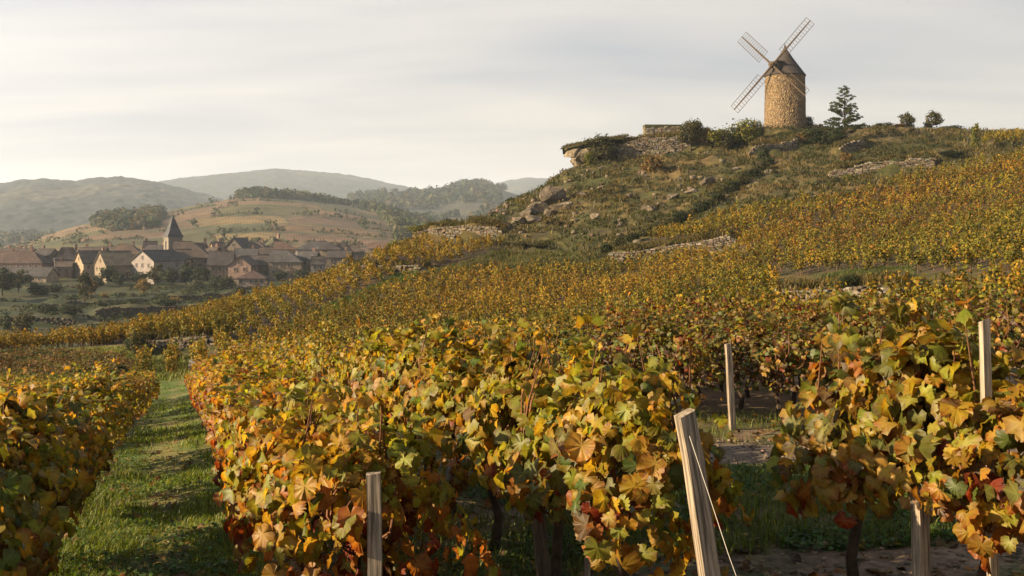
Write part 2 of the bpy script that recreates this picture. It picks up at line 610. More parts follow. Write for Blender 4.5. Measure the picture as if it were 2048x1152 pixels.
def H(X, Y):
    X, Y = np.asarray(X, float), np.asarray(Y, float)
    D = np.clip(Y, 1.0, 699)
    xp = np.clip(XC + F * X / np.maximum(Y, 3.0), -1600, 3599)
    a = np.clip((xp + 1600) / 10, 0, len(_XG) - 1.001)
    b = np.clip(np.log(D) / _LD[-1] * (len(_LD) - 1), 0, len(_LD) - 1.001)
    i, j = a.astype(int), b.astype(int)
    fa, fb = a - i, b - j
    z = (_TAB[i, j] * (1 - fa) + _TAB[i + 1, j] * fa) * (1 - fb) + (_TAB[i, j + 1] * (1 - fa) + _TAB[i + 1, j + 1] * fa) * fb
    for x0, d0, x1, d1, h in WALLS.values():
        t = (xp - x0) / (x1 - x0)
        dw = d0 + (d1 - d0) * t
        dd = D - dw
        e = sstep(-0.04, 0.04, t) * (1 - sstep(0.96, 1.04, t))
        w = 2.0 if d0 < 150 else 5.0
        z = z + h * 0.8 * e * sstep(-0.05, 0.5 * w / 2, dd) * (1 - sstep(w * 1.2, w * 4.5, dd)) - h * 0.2 * e * sstep(-w * 2.5, -0.2, dd) * (1 - sstep(-0.05, 0.5, dd))
    am = 0.05 + 0.25 * sstep(45, 95, D) + 0.4 * sstep(150, 250, D)
    z = z + am * (fbm(X * 0.28, Y * 0.28, 4, 3) - 0.5) * 2 + 0.06 * sstep(2, 6, D) * (fbm(X * 1.9, Y * 1.9, 2, 9) - 0.5)
    # rough tussocky hillside
    yp = YH - F * z / np.maximum(D, 1)
    rough = inpoly(xp, yp, HILLSIDE)
    z = z + rough * (1.2 * (fbm(X * 0.55 + Y * 0.25, Y * 0.5 - X * 0.25, 3, 31) - 0.5))
    return z


def h1(x, y):
    return float(H(np.array([x]), np.array([y]))[0])


HILLSIDE = [(1140, 318), (1000, 380), (840, 450), (1000, 500), (900, 545), (1200, 540), (1230, 490), (1300, 470), (1440, 430), (1700, 395), (1900, 335), (2048, 310),
            (2048, 262), (1640, 246), (1510, 248), (1440, 268), (1250, 278), (1225, 300)]

# vine fields on the slope, as seen outlines of their ground
FIELDS = {
    'F1': [(-700, 745), (0, 700), (250, 676), (300, 652), (400, 615), (500, 588), (690, 525), (800, 552), (560, 655), (440, 685), (250, 688), (0, 706), (-700, 760)],
    'F2': [(400, 712), (440, 700), (570, 664), (830, 560), (1010, 552), (1210, 540), (1240, 527), (1480, 515), (1540, 545), (1560, 620), (1230, 672), (1060, 712), (700, 760), (262, 754), (258, 733), (345, 722)],
    'F3': [(728, 527), (830, 488), (1015, 490), (905, 528), (850, 541)],
    'F4': [(1290, 482), (1370, 462), (1440, 435), (1540, 418), (1700, 402), (1790, 365), (1890, 345), (2048, 318), (2700, 270), (2700, 560), (2048, 545), (1700, 548), (1560, 552), (1490, 512), (1470, 486)],
    'F5': [(1200, 705), (1240, 685), (1560, 646), (1700, 634), (1830, 612), (2048, 572), (2700, 560), (2700, 740), (1560, 740)],
    'F6': [(1955, 292), (1985, 274), (2700, 258), (2700, 284)],
}
# vine rows near the camera: direction along a row and across the rows
RD, RN = np.array([-0.3185, 0.948]), np.array([0.948, 0.3185])


def rowpos(p, Y):
    s = (Y - 0.3185 * p) / 0.948
    return RN * p + RD * s


def ground_color(X, Y, Z):
    D = np.maximum(Y, 1.0)
    xp, yp = XC + F * X / D, YH - F * Z / D
    n1, n2, n3 = fbm(X * 0.15, Y * 0.15, 4, 51), fbm(X * 0.9, Y * 0.9, 3, 52), fbm(X * 3.5, Y * 3.5, 3, 53)
    n = len(X)

    def C(*c):
        return np.tile(np.array(c), (n, 1))

    def mx(a, b, t):
        t = np.clip(t, 0, 1)[:, None]
        return a * (1 - t) + b * t
    dry, green = C(0.120, 0.082, 0.029), C(0.050, 0.051, 0.014)
    hill = mx(dry, green, sstep(0.35, 0.6, n1 * 0.6 + n2 * 0.4))
    hill = mx(hill, C(0.065, 0.048, 0.028), sstep(0.6, 0.72, n2) * 0.7)
    c = hill
    valley = mx(C(0.024, 0.033, 0.009), C(0.055, 0.052, 0.017), sstep(0.48, 0.65, n1))  # greens kept dark, standing in for shade over the gardens
    c = mx(c, valley, sstep(105, 135, Y) * (xp < 1100))
    # slope fields: bare brown earth with some grass
    fld = np.zeros(n, bool)
    for k in ('F1', 'F2', 'F3', 'F4', 'F5'):
        fld |= inpoly(xp, yp, FIELDS[k])
    fld &= (Y < 115) & (Y > 18)
    c = mx(c, mx(C(0.070, 0.046, 0.028), C(0.048, 0.044, 0.016), sstep(0.42, 0.62, n2)), fld * 1.0)
    # near block: soil and grass
    p = X * RN[0] + Y * RN[1]
    near = 1 - sstep(38, 44, Y)
    soil = mx(C(0.150, 0.102, 0.062), C(0.075, 0.075, 0.025), sstep(0.45, 0.62, n2))
    c = mx(c, soil, near)
    lane = sstep(-1.0, -0.75, p) * (1 - sstep(0.42, 0.66, p)) * (1 - sstep(50, 54, Y)) * (xp < 900)
    c = mx(c, mx(C(0.060, 0.095, 0.016), C(0.14, 0.125, 0.04), sstep(0.5, 0.72, n3 * 0.5 + n2 * 0.5 + 0.10 * np.exp(-((p + 0.1) / 0.25) ** 2))), lane)
    # lawn strip on the bank at left
    bank = inpoly(xp, yp, [(-700, 740), (0, 708), (230, 692), (260, 706), (250, 722), (180, 716), (0, 725), (-700, 760)]) & (Y > 44) & (Y < 75)
    c = mx(c, C(0.10, 0.135, 0.028), bank * 0.85)
    bush = inpoly(xp, yp, [(-700, 760), (0, 725), (180, 716), (260, 722), (260, 760), (-700, 800)]) & (Y > 40) & (Y < 60)
    c = mx(c, mx(C(0.12, 0.085, 0.04), C(0.07, 0.075, 0.022), sstep(0.4, 0.6, n2)), bush * 1.0)
    # green strip running diagonally down the slope
    strip = inpoly(xp, yp, [(540, 664), (800, 550), (850, 548), (590, 660)]) & (Y > 50) & (Y < 100)
    c = mx(c, C(0.075, 0.10, 0.022), strip * 1.0)
    return c


def build_terrain():
    Ys = np.concatenate([[-3, -1, 0.5], np.geomspace(1.5, 520, 370)])
    px = np.arange(-800, 2801, 10.0)
    PX, YY = np.meshgrid(px, Ys, indexing='ij')
    X = (PX - XC) / F * (YY + 4.0 * np.exp(-np.maximum(YY, 0) / 8))
    Z = H(X.ravel(), YY.ravel())
    V = np.stack([X.ravel(), YY.ravel(), Z], 1)
    a, b = len(px), len(Ys)
    i, j = np.meshgrid(np.arange(a - 1), np.arange(b - 1), indexing='ij')
    k = (i * b + j).ravel()
    Fq = np.stack([k, k + b, k + b + 1, k + 1], 1)
    c = ground_color(V[:, 0], V[:, 1], V[:, 2])
    o = link('ground', mesh('ground', V, Fq, M['terrain'], c, smooth=True))
    tag(o, 'grassy hillside and valley ground under the vineyards', kind='structure')


build_terrain()


# ------------------------------------------------------------------ leaf helpers
def leaf_quads(pos, nrm, tip, size, col, asp=0.8):
    pos, nrm, tip = (np.asarray(a, float) for a in (pos, nrm, tip))
    nrm = nrm / (np.linalg.norm(nrm, axis=1, keepdims=True) + 1e-9)
    tip = tip - (tip * nrm).sum(1, keepdims=True) * nrm
    tip = tip / (np.linalg.norm(tip, axis=1, keepdims=True) + 1e-9)
    sd = np.cross(tip, nrm)
    s = np.asarray(size, float)[:, None]
    a = pos - tip * s * 0.5
    b = pos + sd * s * asp * 0.5 + nrm * s * 0.12
    c = pos + tip * s * 0.5
    d = pos - sd * s * asp * 0.5 + nrm * s * 0.12
    V = np.stack([a, b, c, d], 1).reshape(-1, 3)
    Fq = np.arange(len(pos) * 4).reshape(-1, 4)
    return V, Fq, np.repeat(np.asarray(col), 4, axis=0)


def rnd_unit(rng, n):
    v = rng.normal(size=(n, 3))
    return v / np.linalg.norm(v, axis=1, keepdims=True)


def palette(rng, n, cols, w, jit=0.18):
    cols = np.array(cols)
    w = np.array(w, float)
    c = cols[rng.choice(len(cols), n, p=w / w.sum())]
    return np.clip(c * (1 + rng.normal(0, jit, (n, 1))) * (1 + rng.normal(0, jit * 0.35, (n, 3))), 0.004, 0.9)


def lobes_cloud(rng, lobes, n, shell=0.55):
    """points in ellipsoid lobes, denser to their outside; returns points and outward directions"""
    C = np.array([l[0] for l in lobes], float)
    Rr = np.array([l[1] for l in lobes], float)
    w = Rr.prod(1) ** (2 / 3)
    k = rng.choice(len(lobes), n, p=w / w.sum())
    u = rnd_unit(rng, n)
    r = shell + (1 - shell) * rng.random(n) ** 0.7
    r *= 1 + 0.12 * rng.normal(size=n)
    return C[k] + u * Rr[k] * r[:, None], u


GREEN_DARK = [(0.026, 0.038, 0.011), (0.038, 0.046, 0.013), (0.019, 0.028, 0.009)]
OLIVE = [(0.064, 0.064, 0.017), (0.045, 0.049, 0.013), (0.083, 0.064, 0.021), (0.034, 0.038, 0.012)]
YELLOWG = [(0.119, 0.128, 0.019), (0.085, 0.102, 0.019), (0.178, 0.145, 0.021), (0.060, 0.072, 0.017)]
GOLD = [(0.255, 0.162, 0.025), (0.187, 0.128, 0.024), (0.145, 0.128, 0.025), (0.221, 0.111, 0.025)]
RUST = [(0.145, 0.076, 0.021), (0.111, 0.072, 0.024), (0.072, 0.064, 0.019), (0.170, 0.102, 0.025)]
PINE = [(0.045, 0.060, 0.018), (0.065, 0.078, 0.022), (0.033, 0.045, 0.016)]
_crowns = {}


def crown_mesh(key, seed, pal, w, n, lsize, kind):
    """a crown of height 1 and width about 1, standing on z=0"""
    if key in _crowns:
        return _crowns[key]
    rng = np.random.default_rng(seed)
    lobes = []
    if kind == 'round':
        for i in range(13):
            d = rnd_unit(rng, 1)[0] * rng.uniform(0.7, 1.0)
            q = rng.uniform(0.10, 0.18)
            lobes.append(((d[0] * 0.33, d[1] * 0.33, 0.5 + d[2] * 0.36), (q, q, q * 0.8)))
        lobes.append(((0, 0, 0.48), (0.27, 0.27, 0.34)))
    elif kind == 'bush':
        for i in range(11):
            a, r = rng.uniform(0, 6.28), rng.uniform(0.1, 0.36)
            z = rng.uniform(0.16, 0.78) * (1 - r * 0.8)
            q = rng.uniform(0.12, 0.22)
            lobes.append(((r * math.cos(a), r * math.sin(a), z), (q, q, q)))
        lobes.append(((0, 0, 0.38), (0.34, 0.34, 0.38)))
    elif kind == 'column':
        for i in range(10):
            z = 0.08 + 0.85 * i / 9
            q = 0.17 * (1 - 0.6 * z) + 0.03
            a = rng.uniform(0, 6.28)
            lobes.append(((0.08 * math.cos(a), 0.08 * math.sin(a), z), (q, q, 0.12)))
    P, u = lobes_cloud(rng, lobes, n)
    # a few sprays that break the outline
    m = n // 10
    top = rng.choice(n, m)
    P[top] += u[top] * rng.uniform(0.02, 0.09, (m, 1)) + np.array([0, 0, 0.02])
    P[:, 2] = np.maximum(P[:, 2], 0.01)
    nr = u + 0.8 * rnd_unit(rng, n) + np.array([0, 0, 0.25])
    V, Fq, c = leaf_quads(P, nr, rnd_unit(rng, n) + np.array([0, 0, -0.3]), lsize * rng.uniform(0.6, 1.4, n), palette(rng, n, pal, w))
    me = mesh('crown_' + key, V, Fq, M['tree_leaf'], c)
    _crowns[key] = me
    return me


def trunk_mb(h, r, rng, limbs=5, spread=0.3):
    b = MB()
    top = Vector((rng.uniform(-.05, .05) * h, rng.uniform(-.05, .05) * h, h))
    mid = top * 0.5 + Vector((rng.uniform(-.03, .03) * h, 0, 0))
    b.tube([(0, 0, -0.3), mid, top], [r * 1.2, r * 0.8, r * 0.3], 6)
    for i in range(limbs):
        a = i * 2.4 + rng.uniform(-.4, .4)
        z = h * rng.uniform(0.35, 0.8)
        e = Vector((math.cos(a) * spread * h, math.sin(a) * spread * h, z + h * 0.28))
        s = Vector((0, 0, z))
        b.tube([s, (s + e) / 2 + Vector((0, 0, -0.03 * h)), e], [r * 0.45, r * 0.3, r * 0.1], 4)
    return b


_trunks = {}


def tree(name, label, cat, loc, h, w, key, seed, pal, pw, kind='round', n=900, lsize=0.09, trunk=0.25, tint=(1, 1, 1), group=None, rz=0.0):
    """trunk: share of the height that is bare stem"""
    o = empty(name, loc, rz, label, cat, group)
    ch = h * (1 - trunk)
    c = link('crown' if name.endswith('tree') or name.endswith('pine') else 'foliage', crown_mesh(key, seed, pal, pw, n, lsize, kind), o, tint)
    c.location = (0, 0, h * trunk - (0.08 * ch if trunk > 0.05 else 0.02 * ch))
    c.scale = (w, w, ch * 1.08)
    tk = (key, round(trunk, 1))
    if tk not in _trunks:
        _trunks[tk] = trunk_mb(1.0, 0.035, np.random.default_rng(seed + 5)).mesh('trunk', M['tree_bark'])
    t = link('trunk' if trunk > 0.05 else 'stem', _trunks[tk], o)
    t.scale = (h * 0.8, h * 0.8, h * 0.72)
    return o


def on_ground(px, D, dz=0.0):
    x = (px - XC) / F * D
    return Vector((x, D, h1(x, D) + dz))


def blades(P, hts, wid, col, rng, lean=0.35):
    """three-sided grass blades, two pieces each"""
    n = len(P)
    a = rng.uniform(0, 6.28, n)
    d = np.stack([np.cos(a), np.sin(a), np.zeros(n)], 1)
    sd = np.stack([-np.sin(a + rng.normal(0, .6, n)), np.cos(a), np.zeros(n)], 1)
    ln = (np.abs(rng.normal(lean, lean * 0.6, n)) * hts)[:, None]
    w = wid[:, None] * 0.5
    up = np.array([0, 0, 1.0])
    h = hts[:, None]
    v0, v1 = P - sd * w, P + sd * w
    m = P + up * h * 0.6 + d * ln * 0.35
    v2, v3 = m - sd * w * 0.7, m + sd * w * 0.7
    v4 = P + up * h * 0.95 + d * ln
    V = np.stack([v0, v1, v3, v2, v4], 1).reshape(-1, 3)
    i = np.arange(n) * 5
    return V, [np.stack([i, i + 1, i + 2, i + 3], 1), np.stack([i + 3, i + 2, i + 4], 1)], np.repeat(col, 5, 0)


# ------------------------------------------------------------------ far hills
def hill_mesh(name, label, ridge, Dr, Df, Db, zf, colfun, pxs, nrow=120, amp=4.0, seed=1, power=0.8, tree_h=0.0):
    rx, ry = [a for a, b in ridge], [b for a, b in ridge]
    px = np.arange(*pxs)
    ry = np.interp(px, rx, ry)
    zr = (YH - ry) / F * Dr
    t = np.concatenate([np.linspace(0, 1, nrow), np.linspace(1, 2, 14)[1:]])
    PX, T = np.meshgrid(px, t, indexing='ij')
    ZR = np.repeat(zr[:, None], len(t), 1)
    D = np.where(T <= 1, Df + (Dr - Df) * T, Dr + (Db - Dr) * (T - 1))
    up = np.clip(T, 0, 1)
    prof = np.sin(up * math.pi / 2) ** (1 / power) * 0.55 + up * 0.45
    prof = np.where(T > 1, 1 - (T - 1) ** 1.5 * 0.9, prof)
    Z = zf + (ZR - zf) * prof
    X = (PX - XC) / F * D
    Xf, Yf = X.ravel(), D.ravel()
    s = Dr / 1000
    nz = (fbm(Xf / (90 * s), Yf / (90 * s), 5, seed) - 0.5) * 2
    env = np.where(T <= 1, np.sin(np.clip(T, 0, 1) * math.pi) ** 0.7, 0).ravel()
    Zf = Z.ravel() + nz * amp * (0.12 + env) + tree_h * (vnoise(Xf / 17, Yf / 17, seed + 3) + 0.6 * vnoise(Xf / 9, Yf / 9, seed + 4) - 0.8)
    a, b = len(px), len(t)
    i, j = np.meshgrid(np.arange(a - 1), np.arange(b - 1), indexing='ij')
    k = (i * b + j).ravel()
    Fq = np.stack([k, k + b, k + b + 1, k + 1], 1)
    V = np.stack([Xf, Yf, Zf], 1)
    c = colfun(PX.ravel(), T.ravel(), Xf, Yf, Zf)
    o = link(name, mesh(name, V, Fq, M['hill'], c, smooth=True))
    tag(o, label, kind='structure')

    def at(pxq, tq):
        D = Df + (Dr - Df) * tq
        z = np.interp(pxq, px, zr)
        pr = np.sin(tq * math.pi / 2) ** (1 / power) * 0.55 + tq * 0.45
        Zq = zf + (z - zf) * pr
        Xq = (pxq - XC) / F * D
        nzq = (fbm(Xq / (90 * s), D / (90 * s), 5, seed) - 0.5) * 2
        return np.stack([Xq, D, Zq + nzq * amp * (0.12 + np.sin(tq * math.pi) ** 0.7)], 1)
    return at


def forest_col(PX, T, X, Y, Z):
    n = len(PX)
    s = 0.004
    a, b = fbm(X * s, Y * s, 5, 71), fbm(X * 0.03, Y * 0.03, 3, 72)
    g = np.array([0.022, 0.028, 0.021])
    br = np.array([0.055, 0.050, 0.030])
    t = sstep(0.5, 0.68, a)[:, None]
    c = g * (1 - t) + br * t
    b2 = fbm(X * 0.075, Y * 0.075, 2, 73)
    return c * ((0.35 + 1.3 * b) * (0.45 + 1.1 * b2))[:, None]


# plain beyond the village, running to the horizon
def build_plain():
    Ys = np.array([430, 520, 700, 1000, 1600, 2600, 4200, 7000, 11000.])
    Xs = np.array([-9000, -5000, -2500, -1200, -600, -200, 200, 600, 1200, 2500, 5000, 9000.])
    P = [(x, y, -13.5) for x in Xs for y in Ys]
    Fq = np.array([[i * 9 + j, (i + 1) * 9 + j, (i + 1) * 9 + j + 1, i * 9 + j + 1] for i in range(11) for j in range(8)])
    o = link('valley_floor', mesh('valley_floor', P, Fq, M['hill'], np.tile([0.075, 0.075, 0.03], (len(P), 1))))
    tag(o, 'flat valley floor beyond the village', kind='structure')


build_plain()
hill_mesh('distant_hill', 'highest blue wooded hill far behind the village',
          [(-900, 470), (0, 440), (180, 400), (250, 383), (320, 362), (400, 352), (480, 345), (550, 337), (600, 342), (680, 348), (740, 358), (800, 372), (850, 381), (950, 396), (1100, 420), (1500, 450)],
          3700, 2300, 5200, -20, forest_col, (-200, 1400, 5.0), 110, 16, 11, tree_h=7.0)
hill_mesh('distant_hill', 'blue wooded hill far behind at the left edge',
          [(-1400, 400), (-600, 385), (-250, 372), (0, 367), (40, 361), (80, 359), (150, 364), (195, 357), (240, 354), (280, 359), (330, 369), (380, 382), (440, 399), (520, 425), (640, 455), (900, 480)],
          2500, 1250, 3300, -18, forest_col, (-700, 800, 5.0), 120, 13, 12, tree_h=7.0)
hill_mesh('distant_hill', 'pale blue hill peeking out above the rocky slope',
          [(800, 430), (900, 398), (960, 378), (1000, 364), (1050, 355), (1100, 356), (1200, 366), (1500, 390), (2000, 420)],
          4000, 2600, 5200, -20, forest_col, (800, 2000, 6.0), 80, 14, 13, tree_h=7.0)


def back_hill_col(PX, T, X, Y, Z):
    c = forest_col(PX, T, X, Y, Z)
    f = fbm(X * 0.005, Y * 0.004, 3, 75)
    t = sstep(0.46, 0.54, f)[:, None]
    pink = np.array([0.085, 0.060, 0.038]) * (0.8 + 0.4 * vnoise(X * 0.01, Y * 0.02, 5))[:, None]
    return c * (1 - t) + pink * t


at_back = hill_mesh('hill', 'hazy hill of pinkish fields and woods behind the vineyard hill',
                    [(500, 440), (640, 410), (720, 396), (790, 390), (850, 387), (890, 382), (925, 373), (960, 371), (1000, 378), (1050, 394), (1120, 415), (1300, 440), (1700, 460)],
                    1900, 900, 2600, -14, back_hill_col, (480, 1700, 5.0), 90, 8, 14)

# vineyard hill behind the village
PAR_T = [0.0, 0.13, 0.24, 0.34, 0.46, 0.60, 0.74, 0.88, 1.01]


def par_edges(r):
    rng = np.random.default_rng(100 + r)
    return np.cumsum(np.concatenate([[-700 + rng.uniform(0, 60)], rng.uniform(90, 230, 14)]))


def mid_hill_col(PX, T, X, Y, Z):
    n = len(PX)
    tw = T + 0.05 * (fbm(X * 0.006, Y * 0.003, 2, 81) - 0.5) + 0.00008 * (PX - 500)
    c = np.zeros((n, 3))
    pal = np.array([(0.135, 0.085, 0.038), (0.105, 0.066, 0.034), (0.074, 0.066, 0.023), (0.135, 0.094, 0.036), (0.058, 0.055, 0.020), (0.115, 0.070, 0.038)])
    edge = np.zeros(n)
    for r in range(len(PAR_T) - 1):
        m = (tw >= PAR_T[r]) & (tw < PAR_T[r + 1])
        ed = par_edges(r)
        skew = PX + 130 * (tw - PAR_T[r])
        k = np.searchsorted(ed, skew)
        rng = np.random.default_rng(200 + r)
        pc = pal[rng.integers(0, len(pal), 40)]
        c[m] = pc[k[m] % 40]
        dist = np.min(np.abs(skew[:, None] - ed[None, :]), 1)
        edge = np.where(m & ((dist < 2.2) | (tw - PAR_T[r] < 0.012)), 1, edge)
    stripes = 1 + 0.22 * np.sin(PX * 1.05 + T * 22)
    c *= (stripes * (0.8 + 0.4 * fbm(X * 0.03, Y * 0.03, 3, 84)))[:, None]
    g = np.array([0.05, 0.058, 0.024])
    c = np.where((edge > 0)[:, None], g, c)
    return c


MID_RIDGE = [(-700, 500), (-200, 502), (0, 494), (60, 481), (130, 458), (200, 441), (300, 429), (400, 409), (470, 397), (520, 394), (600, 399), (680, 408), (760, 424), (850, 450), (950, 480), (1100, 505)]
at_mid = hill_mesh('hill', 'rounded hill of reddish vineyard parcels behind the village', MID_RIDGE, 1000, 480, 1500, -11, mid_hill_col, (-400, 1050, 3.0), 150, 3.2, 15, 0.9)


def wood(name, label, P, hts, seed, pal, w, nq=46, kind='stuff'):
    """many small far trees as one mass: trunk hidden, crown of leaf clumps"""
    rng = np.random.default_rng(seed)
    n = len(P)
    k = np.repeat(np.arange(n), nq)
    u = rnd_unit(rng, n * nq)
    u[:, 2] = np.abs(u[:, 2]) * 0.9 + 0.1 * u[:, 2]
    r = rng.uniform(0.5, 1.0, (n * nq, 1))
    hh = hts[k][:, None]
    pos = P[k] + np.concatenate([u[:, :2] * hh * 0.45, u[:, 2:] * hh * 0.75], 1) * r + np.array([0, 0, 0.15]) * hh
    tone = palette(rng, n, pal, w, 0.22)[k] * rng.uniform(0.8, 1.2, (n * nq, 1))
    V, Fq, c = leaf_quads(pos, u + 0.6 * rnd_unit(rng, n * nq), rnd_unit(rng, n * nq), hh[:, 0] * 0.30 * rng.uniform(0.7, 1.3, n * nq), tone)
    o = link(name, mesh(name, V, Fq, M['tree_leaf'], c))
    return tag(o, label, kind=kind)


def scatter_mid(n, poly, rng, at):
    """poly in (column, share of the way up)"""
    xs, ts = [p[0] for p in poly], [p[1] for p in poly]
    q = np.stack([rng.uniform(min(xs), max(xs), n * 4), rng.uniform(min(ts), max(ts), n * 4)], 1)
    q = q[inpoly(q[:, 0], q[:, 1], poly)][:n]
    return at(q[:, 0], q[:, 1])


def build_woods():
    rng = np.random.default_rng(41)
    WOODC = [tuple(c * 1.25 for c in q) for q in GREEN_DARK] + [(0.075, 0.065, 0.028)]
    P = scatter_mid(230, [(470, 0.97), (500, 0.90), (560, 0.9), (700, 0.97), (700, 1.0), (470, 1.0)], rng, at_mid)
    wood('woodland', 'dark strip of trees along the top of the vineyard hill', P, rng.uniform(7, 13, len(P)) * (0.7 + 0.3 * np.exp(-((P[:, 0] + 240) / 60) ** 2)), 1, WOODC, [1] * 4)
    P = scatter_mid(320, [(185, 0.60), (185, 0.96), (300, 0.98), (330, 0.72), (310, 0.40), (230, 0.38)], rng, at_mid)
    wood('woodland', 'rounded wood on the vineyard hill left of the steeple', P, rng.uniform(7, 12, len(P)), 2, WOODC + [(0.10, 0.085, 0.035)], [1] * 5)
    P = scatter_mid(420, [(690, 0.98), (755, 0.78), (790, 0.45), (800, 0.2), (1000, 0.2), (900, 1.0), (760, 1.0)], rng, at_mid)
    wood('woodland', 'dark wood on the right shoulder of the vineyard hill', P, rng.uniform(7, 13, len(P)), 3, WOODC, [1] * 4)
    # hedges and single trees along the parcel edges
    q = []
    for r in range(1, len(PAR_T) - 1):
        for x in np.arange(-200, 800, 4.0):
            if vnoise(np.array([x * 0.02]), np.array([r * 7.3]), 8)[0] > 0.62:
                q.append((x + rng.normal(0, 1.5), PAR_T[r] + rng.normal(0, 0.006)))
        for e in par_edges(r):
            if -100 < e < 800 and rng.random() < 0.5:
                for t in np.arange(PAR_T[r], PAR_T[r + 1], 0.012):
                    q.append((e - 130 * (t - PAR_T[r]) + rng.normal(0, 1), t))
    q = np.array(q)
    P = at_mid(q[:, 0], np.clip(q[:, 1], 0, 1))
    wood('hedgerow', 'dark hedges dividing the vineyard parcels behind the village', P, rng.uniform(1.5, 4.0, len(P)) * (1 + 1.2 * (rng.random(len(P)) > 0.93)), 4, WOODC, [1] * 4, 14)
    P = scatter_mid(170, [(690, 0.55), (760, 0.75), (1000, 0.75), (1000, 0.45), (800, 0.45)], rng, at_back)
    P2 = scatter_mid(90, [(900, 0.98), (920, 0.93), (1010, 0.95), (1010, 1.0), (900, 1.0)], rng, at_back)
    P3 = scatter_mid(60, [(700, 0.9), (1000, 0.85), (1000, 0.8), (700, 0.85)], rng, at_back)
    P4 = scatter_mid(160, [(640, 0.1), (1050, 0.1), (1050, 0.5), (640, 0.5)], rng, at_back)
    P4 = P4[vnoise(P4[:, 0] * 0.012, P4[:, 1] * 0.012, 7) > 0.5]
    P = np.concatenate([P, P2, P3, P4])
    wood('woodland', 'bluish woods on the hazy hill behind the vineyard hill', P, rng.uniform(10, 18, len(P)), 5, WOODC, [1] * 4)
    # wooded foot of the left hill, left of the village hill
    n = 420
    px, D = rng.uniform(-250, 330, n), rng.uniform(1150, 1500, n)
    P = np.stack([(px - XC) / F * D, D, -12 + (D - 1150) * 0.03], 1)
    wood('woodland', 'hazy woods in the valley at the foot of the left hill', P, rng.uniform(9, 16, n), 6, WOODC + [(0.09, 0.08, 0.035)], [1] * 5)


build_woods()


def build_haze():
    b = MB()
    b.box((0, 2900, 110), (9000, 6200, 290))
    m, N, L, out = new_mat('haze_air')
    v = N.new('ShaderNodeVolumePrincipled')
    v.inputs['Density'].default_value = HAZE
    v.inputs['Color'].default_value = (0.74, 0.86, 1.0, 1)
    v.inputs['Anisotropy'].default_value = 0.0
    L.new(v.outputs[0], out.inputs['Volume'])
    o = b.build('haze', m)
    tag(o, 'thin autumn haze lying over the valley', kind='stuff')
    m.cycles.homogeneous_volume = True


HAZE = 0.00012
build_haze()

# ------------------------------------------------------------------ village
WIN = {}


def window_mesh(w, h):
    k = (w, h)
    if k not in WIN:
        b = MB()
        t = 0.13
        b.box((0, -0.03, h / 2 - t / 2), (w + 0.1, 0.12, t))
        b.box((0, -0.04, -h / 2 + t / 2 - 0.03), (w + 0.25, 0.18, t))
        for s in (-1, 1):
            b.box((s * (w / 2 - t / 2 + 0.02), -0.03, 0), (t, 0.11, h - 2 * t))
        b.box((0, -0.02, 0), (0.06, 0.05, h - 2 * t))
        p = MB()
        p.box((0, 0.0, 0), (w - 0.16, 0.03, h - 0.2))
        WIN[k] = (b.mesh('window', M['window_frame']), p.mesh('pane', M['glass']))
    return WIN[k]


